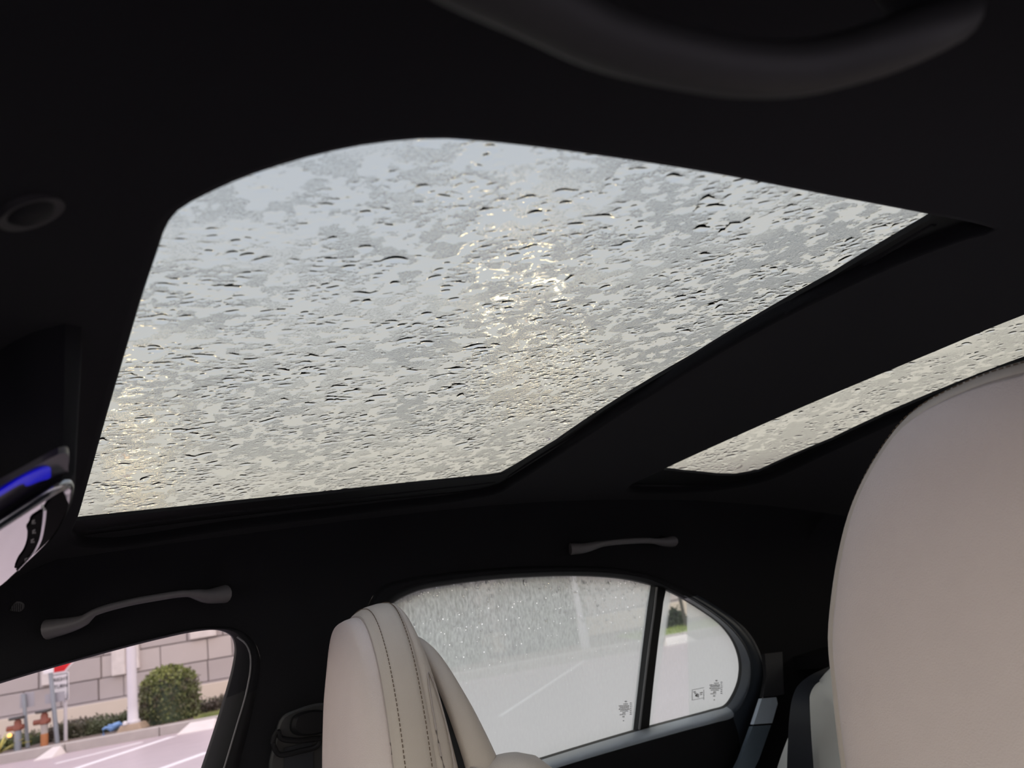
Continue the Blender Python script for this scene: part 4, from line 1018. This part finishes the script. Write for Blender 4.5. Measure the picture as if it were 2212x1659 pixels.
# lamp posts
def lamp_head(parent, loc, dirv):
    h = MB(); x, y, z = loc
    h.box((x, y, z+.16), (.34, .34, .07)); o = h.build('lamp_head', M['wheel'], parent, smooth=False, bevel=.02)
    g = MB(); g.lathe([(.001, -.22), (.12, -.20), (.21, -.12), (.25, 0), (.2, .1), (.12, .13)], (x, y, z), 16); g.build('lamp_globe', M['lamp_on'], o)
q = st_v(289, 1600, 14.75); LC = st_v(292, 896, 14.75)
lp = empty('light_pole', mw=at(q[0], 14.75, VZ)); tag(lp, 'pale round light pole on a stained concrete block left of the bush', 'lamp post')
bw2 = (st_v(316, 1590, 14.75)-st_v(260, 1596, 14.75))[0]/2; zb = st_v(288, 1562, 14.75)[2]-VZ
b = MB(); b.loft([[(sx_*bw2*k, sy_*bw2*k, z) for sx_, sy_ in ((-1, -1), (1, -1), (1, 1), (-1, 1))] for k, z in ((1, 0), (.74, zb))], True, True, True); b.build('concrete_block', M['base_concrete'], lp, smooth=False, bevel=.02)
pr = (st_v(298, 1480, 14.75)-st_v(278, 1480, 14.75))[0]/2
b = MB(); b.lathe([(pr*1.5, zb), (pr*1.5, zb+.03), (pr*1.15, zb+.06), (pr*1.05, zb+.3), (pr*.8, LC[2]-VZ+.05), (.01, LC[2]-VZ+.1)], n=20); b.build('pole', M['pole'], lp)
b = MB(); b.tube([(0, 0, LC[2]-VZ-.05), (LC[0]-q[0], -.3, LC[2]-VZ+.1)], .03, 8); b.build('arm', M['pole'], lp)
lamp_head(lp, (LC[0]-q[0], -.3, LC[2]-VZ), None)
A_, B_ = st_v(1180, 616, 15.), st_v(1074, 650, 15.)
mu = (A_[0]+B_[0])/2
lp2 = empty('light_pole', mw=at(mu, 15., VZ)); tag(lp2, 'tall twin-headed lamp post whose two lights glow yellow through the roof glass', 'lamp post')
zt = max(A_[2], B_[2])-VZ
b = MB(); b.lathe([(.09, 0), (.09, .3), (.06, .5), (.035, zt), (.01, zt+.1)], n=16); b.build('pole', M['pole'], lp2)
for P_ in (A_, B_):
    b = MB(); b.tube([(0, 0, zt-.1), ((P_[0]-mu), 0, P_[2]-VZ+.09)], .028, 8); b.build('arm', M['galv'], lp2); lamp_head(lp2, (P_[0]-mu, 0, P_[2]-VZ), None)

# signs
def text(name, body, size, m, parent, loc, ext=.004):
    c = bpy.data.curves.new(name, 'FONT'); c.body = body; c.size = size; c.align_x = 'CENTER'; c.align_y = 'CENTER'; c.extrude = ext
    tmp = bpy.data.objects.new(name, c); COL.objects.link(tmp); dg = bpy.context.evaluated_depsgraph_get(); dg.update()
    me = bpy.data.meshes.new_from_object(tmp.evaluated_get(dg)); bpy.data.objects.remove(tmp)
    me.name = name; me.materials.clear(); me.materials.append(m)
    o = bpy.data.objects.new(name, me); COL.objects.link(o); o.parent = parent; o.rotation_euler = (math.pi/2, 0, 0); o.location = loc; return o
vs_ = 14.9
f_, t_ = st_v(124, 1621, vs_), st_v(108, 1450, vs_)
sp = empty('sign_post', mw=at(f_[0], vs_, VZ)); tag(sp, 'steel post with a small white plate on top, tallest post left of the hedge', 'sign')
top_h = t_[2]-VZ+.08
b = MB(); b.tube([(0, 0, 0), (t_[0]-f_[0], 0, top_h)], .038, 8); b.build('post', M['galv'], sp)
pl0, pl1 = st_v(97, 1440, vs_)-f_, st_v(119, 1463, vs_)-f_
zc_ = (t_[2]-VZ)
b = MB(); b.box(((pl0[0]+pl1[0])/2, -.05, zc_+.02), (abs(pl1[0]-pl0[0]), .012, .10)); b.build('plate', M['sign_white'], sp, smooth=False)
b = MB(); b.box(((pl0[0]+pl1[0])/2, -.05, zc_+.16), (abs(pl1[0]-pl0[0])*1.05, .012, .14)); b.build('plate', M['sign_white'], sp, smooth=False)
b = MB(); b.box(((pl0[0]+pl1[0])/2, -.058, zc_+.09), (abs(pl1[0]-pl0[0]), .006, .015)); b.build('plate_rule', M['sign_grey'], sp, smooth=False)
g1, g2 = st_v(97, 1492, vs_+.05), st_v(139, 1514, vs_+.05)
b = MB(); b.box(((g1[0]+g2[0])/2-f_[0], .06, (g1[2]+g2[2])/2-VZ-.03), (abs(g2[0]-g1[0]), .012, .16)); b.build('grey_plate', M['sign_grey'], sp, smooth=False)
vs2 = 15.1
f2 = st_v(140, 1590, vs2); a1, a2 = st_v(112, 1452, vs2), st_v(149, 1510, vs2)
s2_ = empty('road_sign', mw=at(f2[0], vs2, VZ)); tag(s2_, 'white right turn sign under a red stop sign, behind the steel post', 'sign')
cx_ = (a1[0]+a2[0])/2-f2[0]; sw = a2[0]-a1[0]; z1_, z0_ = st_v(130, 1454, vs2)[2]-VZ, st_v(148, 1511, vs2)[2]-VZ; zc2 = (z0_+z1_)/2; shh = z1_-z0_
b = MB(); b.tube([(0, .03, 0), (0, .03, z1_+.7)], .03, 8); b.build('post', M['pole'], s2_)
b = MB(); b.box((cx_, 0, zc2), (sw, .012, shh)); pw = b.build('white_plate', M['sign_white'], s2_, smooth=False, bevel=.004)
b = MB()
for dx, dz, w_, h_ in ((0, shh/2-.02, sw-.03, .012), (0, -shh/2+.02, sw-.03, .012), (sw/2-.02, 0, .012, shh-.03), (-sw/2+.02, 0, .012, shh-.03)): b.box((cx_+dx, -.007, zc2+dz), (w_, .003, h_))
b.build('border', M['ink'], pw, smooth=False)
text('lettering', 'RIGHT', sw*.30, M['ink'], pw, (cx_+.01, -.010, zc2+shh*.27)); text('lettering', 'TURN', sw*.30, M['ink'], pw, (cx_+.01, -.010, zc2+shh*.02))
ocx = st_v(126, 1440, vs2)[0]-f2[0]; R_ = .30; oz = z1_+.005+R_*.92
def octo(rad, y): return [(ocx+rad*math.cos(math.pi/8+k*math.pi/4), y, oz+rad*math.sin(math.pi/8+k*math.pi/4)) for k in range(8)]
b = MB(); b.loft([octo(R_, .006), octo(R_, -.006)], True, True, True); oc = b.build('stop_plate', M['sign_white'], s2_, smooth=False)
b = MB(); b.loft([octo(R_*.92, -.005), octo(R_*.92, -.009)], True, True, True); b.build('red_face', M['sign_red'], oc, smooth=False)
text('lettering', 'STOP', .19, M['sign_white'], oc, (ocx, -.011, oz))
vs3 = 15.0
f3, t3 = st_v(60, 1632, vs3), st_v(51, 1499, vs3)
s3 = empty('sign_post', mw=at(f3[0], vs3, VZ)); tag(s3, 'short steel post with a square grey sign back, between the two standpipes', 'sign')
b = MB(); b.tube([(0, 0, 0), (t3[0]-f3[0], 0, t3[2]-VZ)], .032, 8); b.build('post', M['galv'], s3)
g1, g2 = st_v(40, 1500, vs3)-f3, st_v(71, 1522, vs3)-f3
b = MB(); b.box(((g1[0]+g2[0])/2, .05, t3[2]-VZ-.11), (abs(g2[0]-g1[0]), .012, .24)); b.build('grey_plate', M['sign_grey'], s3, smooth=False)

# fire standpipes
def standpipe(px, pyb, pyt, v, label, low, amber=False):
    f = st_v(px, pyb, v); hgt = st_v(px-6, pyt, v)[2]-VZ
    t = empty('standpipe', mw=at(f[0], v, VZ)); tag(t, label, 'standpipe')
    s = hgt
    b = MB(); b.lathe([(.055, 0), (.055, s*.62)], n=14); b.build('pipe', M['galv'] if low is None else M['concrete'], t)
    if low: b = MB(); b.lathe([(.058, .0), (.058, s*.30), (.0565, s*.34)], n=14); b.build('painted_foot', low, t)
    b = MB(); b.lathe([(.06, s*.60), (.075, s*.62), (.075, s*.72), (.06, s*.76), (.055, s*.88), (.03, s*.92)], n=14); b.tube([(-.17, 0, s*.69), (.09, 0, s*.69)], .045, 10); b.lathe([(.04, s*.9), (.04, s*.93)], n=10); b.build('valve_body', M['rust_red'], t)
    b = MB(); b.tube([(-.02, 0, s*.90), (-.02, 0, s*.97)], .014, 8)
    ring = [(-.02+.10*math.cos(2*math.pi*k/20), .10*math.sin(2*math.pi*k/20), s*.975) for k in range(21)]; b.tube(ring, .026, 8, False); b.tube([(-.12, 0, s*.975), (.08, 0, s*.975)], .012, 6); b.tube([(-.02, -.1, s*.975), (-.02, .1, s*.975)], .012, 6, up=(1, 0, 0)); b.build('hand_wheel', M['wheel'], t)
    if amber:
        b = MB(); b.lathe([(.001, -.035), (.03, -.02), (.035, 0), (.03, .02), (.001, .035)], (-.10, -.06, s*.50), 12); b.build('amber_spot', M['amber'], t); b = MB(); b.tube([(-.10, -.05, s*.50), (0, 0, s*.5)], .012, 6); b.build('spot_bracket', M['wheel'], t)  # small glowing orange ball held on a stub
standpipe(38, 1640, 1550, 14.8, 'grey standpipe with dull red valve head next to the yellow spiky plant', None, True)
standpipe(96, 1626, 1535, 14.85, 'standpipe with orange painted foot and red valve head beside the steel sign post', M['orange'])

# spiky yellow plant
f = st_v(-6, 1622, 14.7)
t = empty('spiky_plant', mw=at(f[0], 14.7, VZ)); tag(t, 'yellow spiky-leaved plant at the front edge of the passenger window', 'plant')
r = random.Random(4); first = None
for k in range(26):
    a = r.uniform(-math.pi, math.pi); L_ = r.uniform(.36, .46); el_ = r.uniform(.35, 1.25)
    b = MB(); rings = []
    for i in range(6):
        s = i/5; rad = L_*s*math.cos(el_)*(1+.2*s); z = L_*s*math.sin(el_)-.18*s*s*L_; w = .022*(1-s**2)+.002
        ca, sa = math.cos(a), math.sin(a); rings.append([(rad*ca-w*sa, rad*sa+w*ca, z), (rad*ca, rad*sa, z-.006), (rad*ca+w*sa, rad*sa-w*ca, z), (rad*ca, rad*sa, z+.002)])
    b.loft(rings, True, True, True); b.build('leaf', M['yellow'], t)

# blue pipework
f = st_v(224, 1607, 14.7)
t = empty('blue_pipework', mw=at(f[0], 14.7, VZ)); tag(t, 'bright blue valve pipework beside the concrete block of the light pole', 'pipe')
S = (st_v(262, 1570, 14.7)-st_v(222, 1570, 14.7))[0]; hz = st_v(224, 1573, 14.7)[2]-VZ
b = MB(); b.tube([(0, 0, 0), (0, 0, hz*.85), (.03, 0, hz*.97), (.09, 0, hz), (S*.3, 0, hz)], .026, 10); b.build('down_pipe', M['blue_pipe'], t)
b = MB(); b.tube([(S*.25, 0, hz*1.05), (S*.32, 0, hz*.95), (S*.5, 0, hz*.80), (S*.62, 0, hz*.9), (S, 0, hz*1.12)], [.03, .045, .055, .045, .03], 12); b.build('valve_body', M['blue_pipe'], t)
b = MB(); b.tube([(S*.45, 0, hz*.8), (S*.45, 0, hz*.45)], [.05, .035], 10); b.build('check_valve', M['blue_pipe'], t)
b = MB(); b.tube([(S*.3, -.02, hz*1.22), (S*.55, -.02, hz*1.15)], .022, 8); b.tube([(S*.4, -.02, hz*.9), (S*.4, -.02, hz*1.2)], .012, 8); b.build('handle', M['blue_pipe'], t)
b = MB(); b.tube([(S*.62, -.03, hz*1.05), (S*.95, -.03, hz*1.30)], [.05, .035], 10); b.build('upper_valve', M['blue_pipe'], t)
f = st_v(270, 1563, 14.6)
t = empty('white_float', mw=at(f[0], 14.6, VZ)); tag(t, 'small white ball on a thin rod between blue pipework and light pole', 'float')
z_ = f[2]-VZ; b = MB(); b.lathe([(.001, -.04), (.03, -.027), (.04, 0), (.03, .027), (.001, .04)], (0, 0, z_), 14); b.build('ball', M['sign_white'], t)
b = MB(); b.tube([(0, 0, 0), (0, 0, z_)], .008, 6); b.build('rod', M['galv'], t)

scene.cycles.sample_clamp_indirect = 6.0
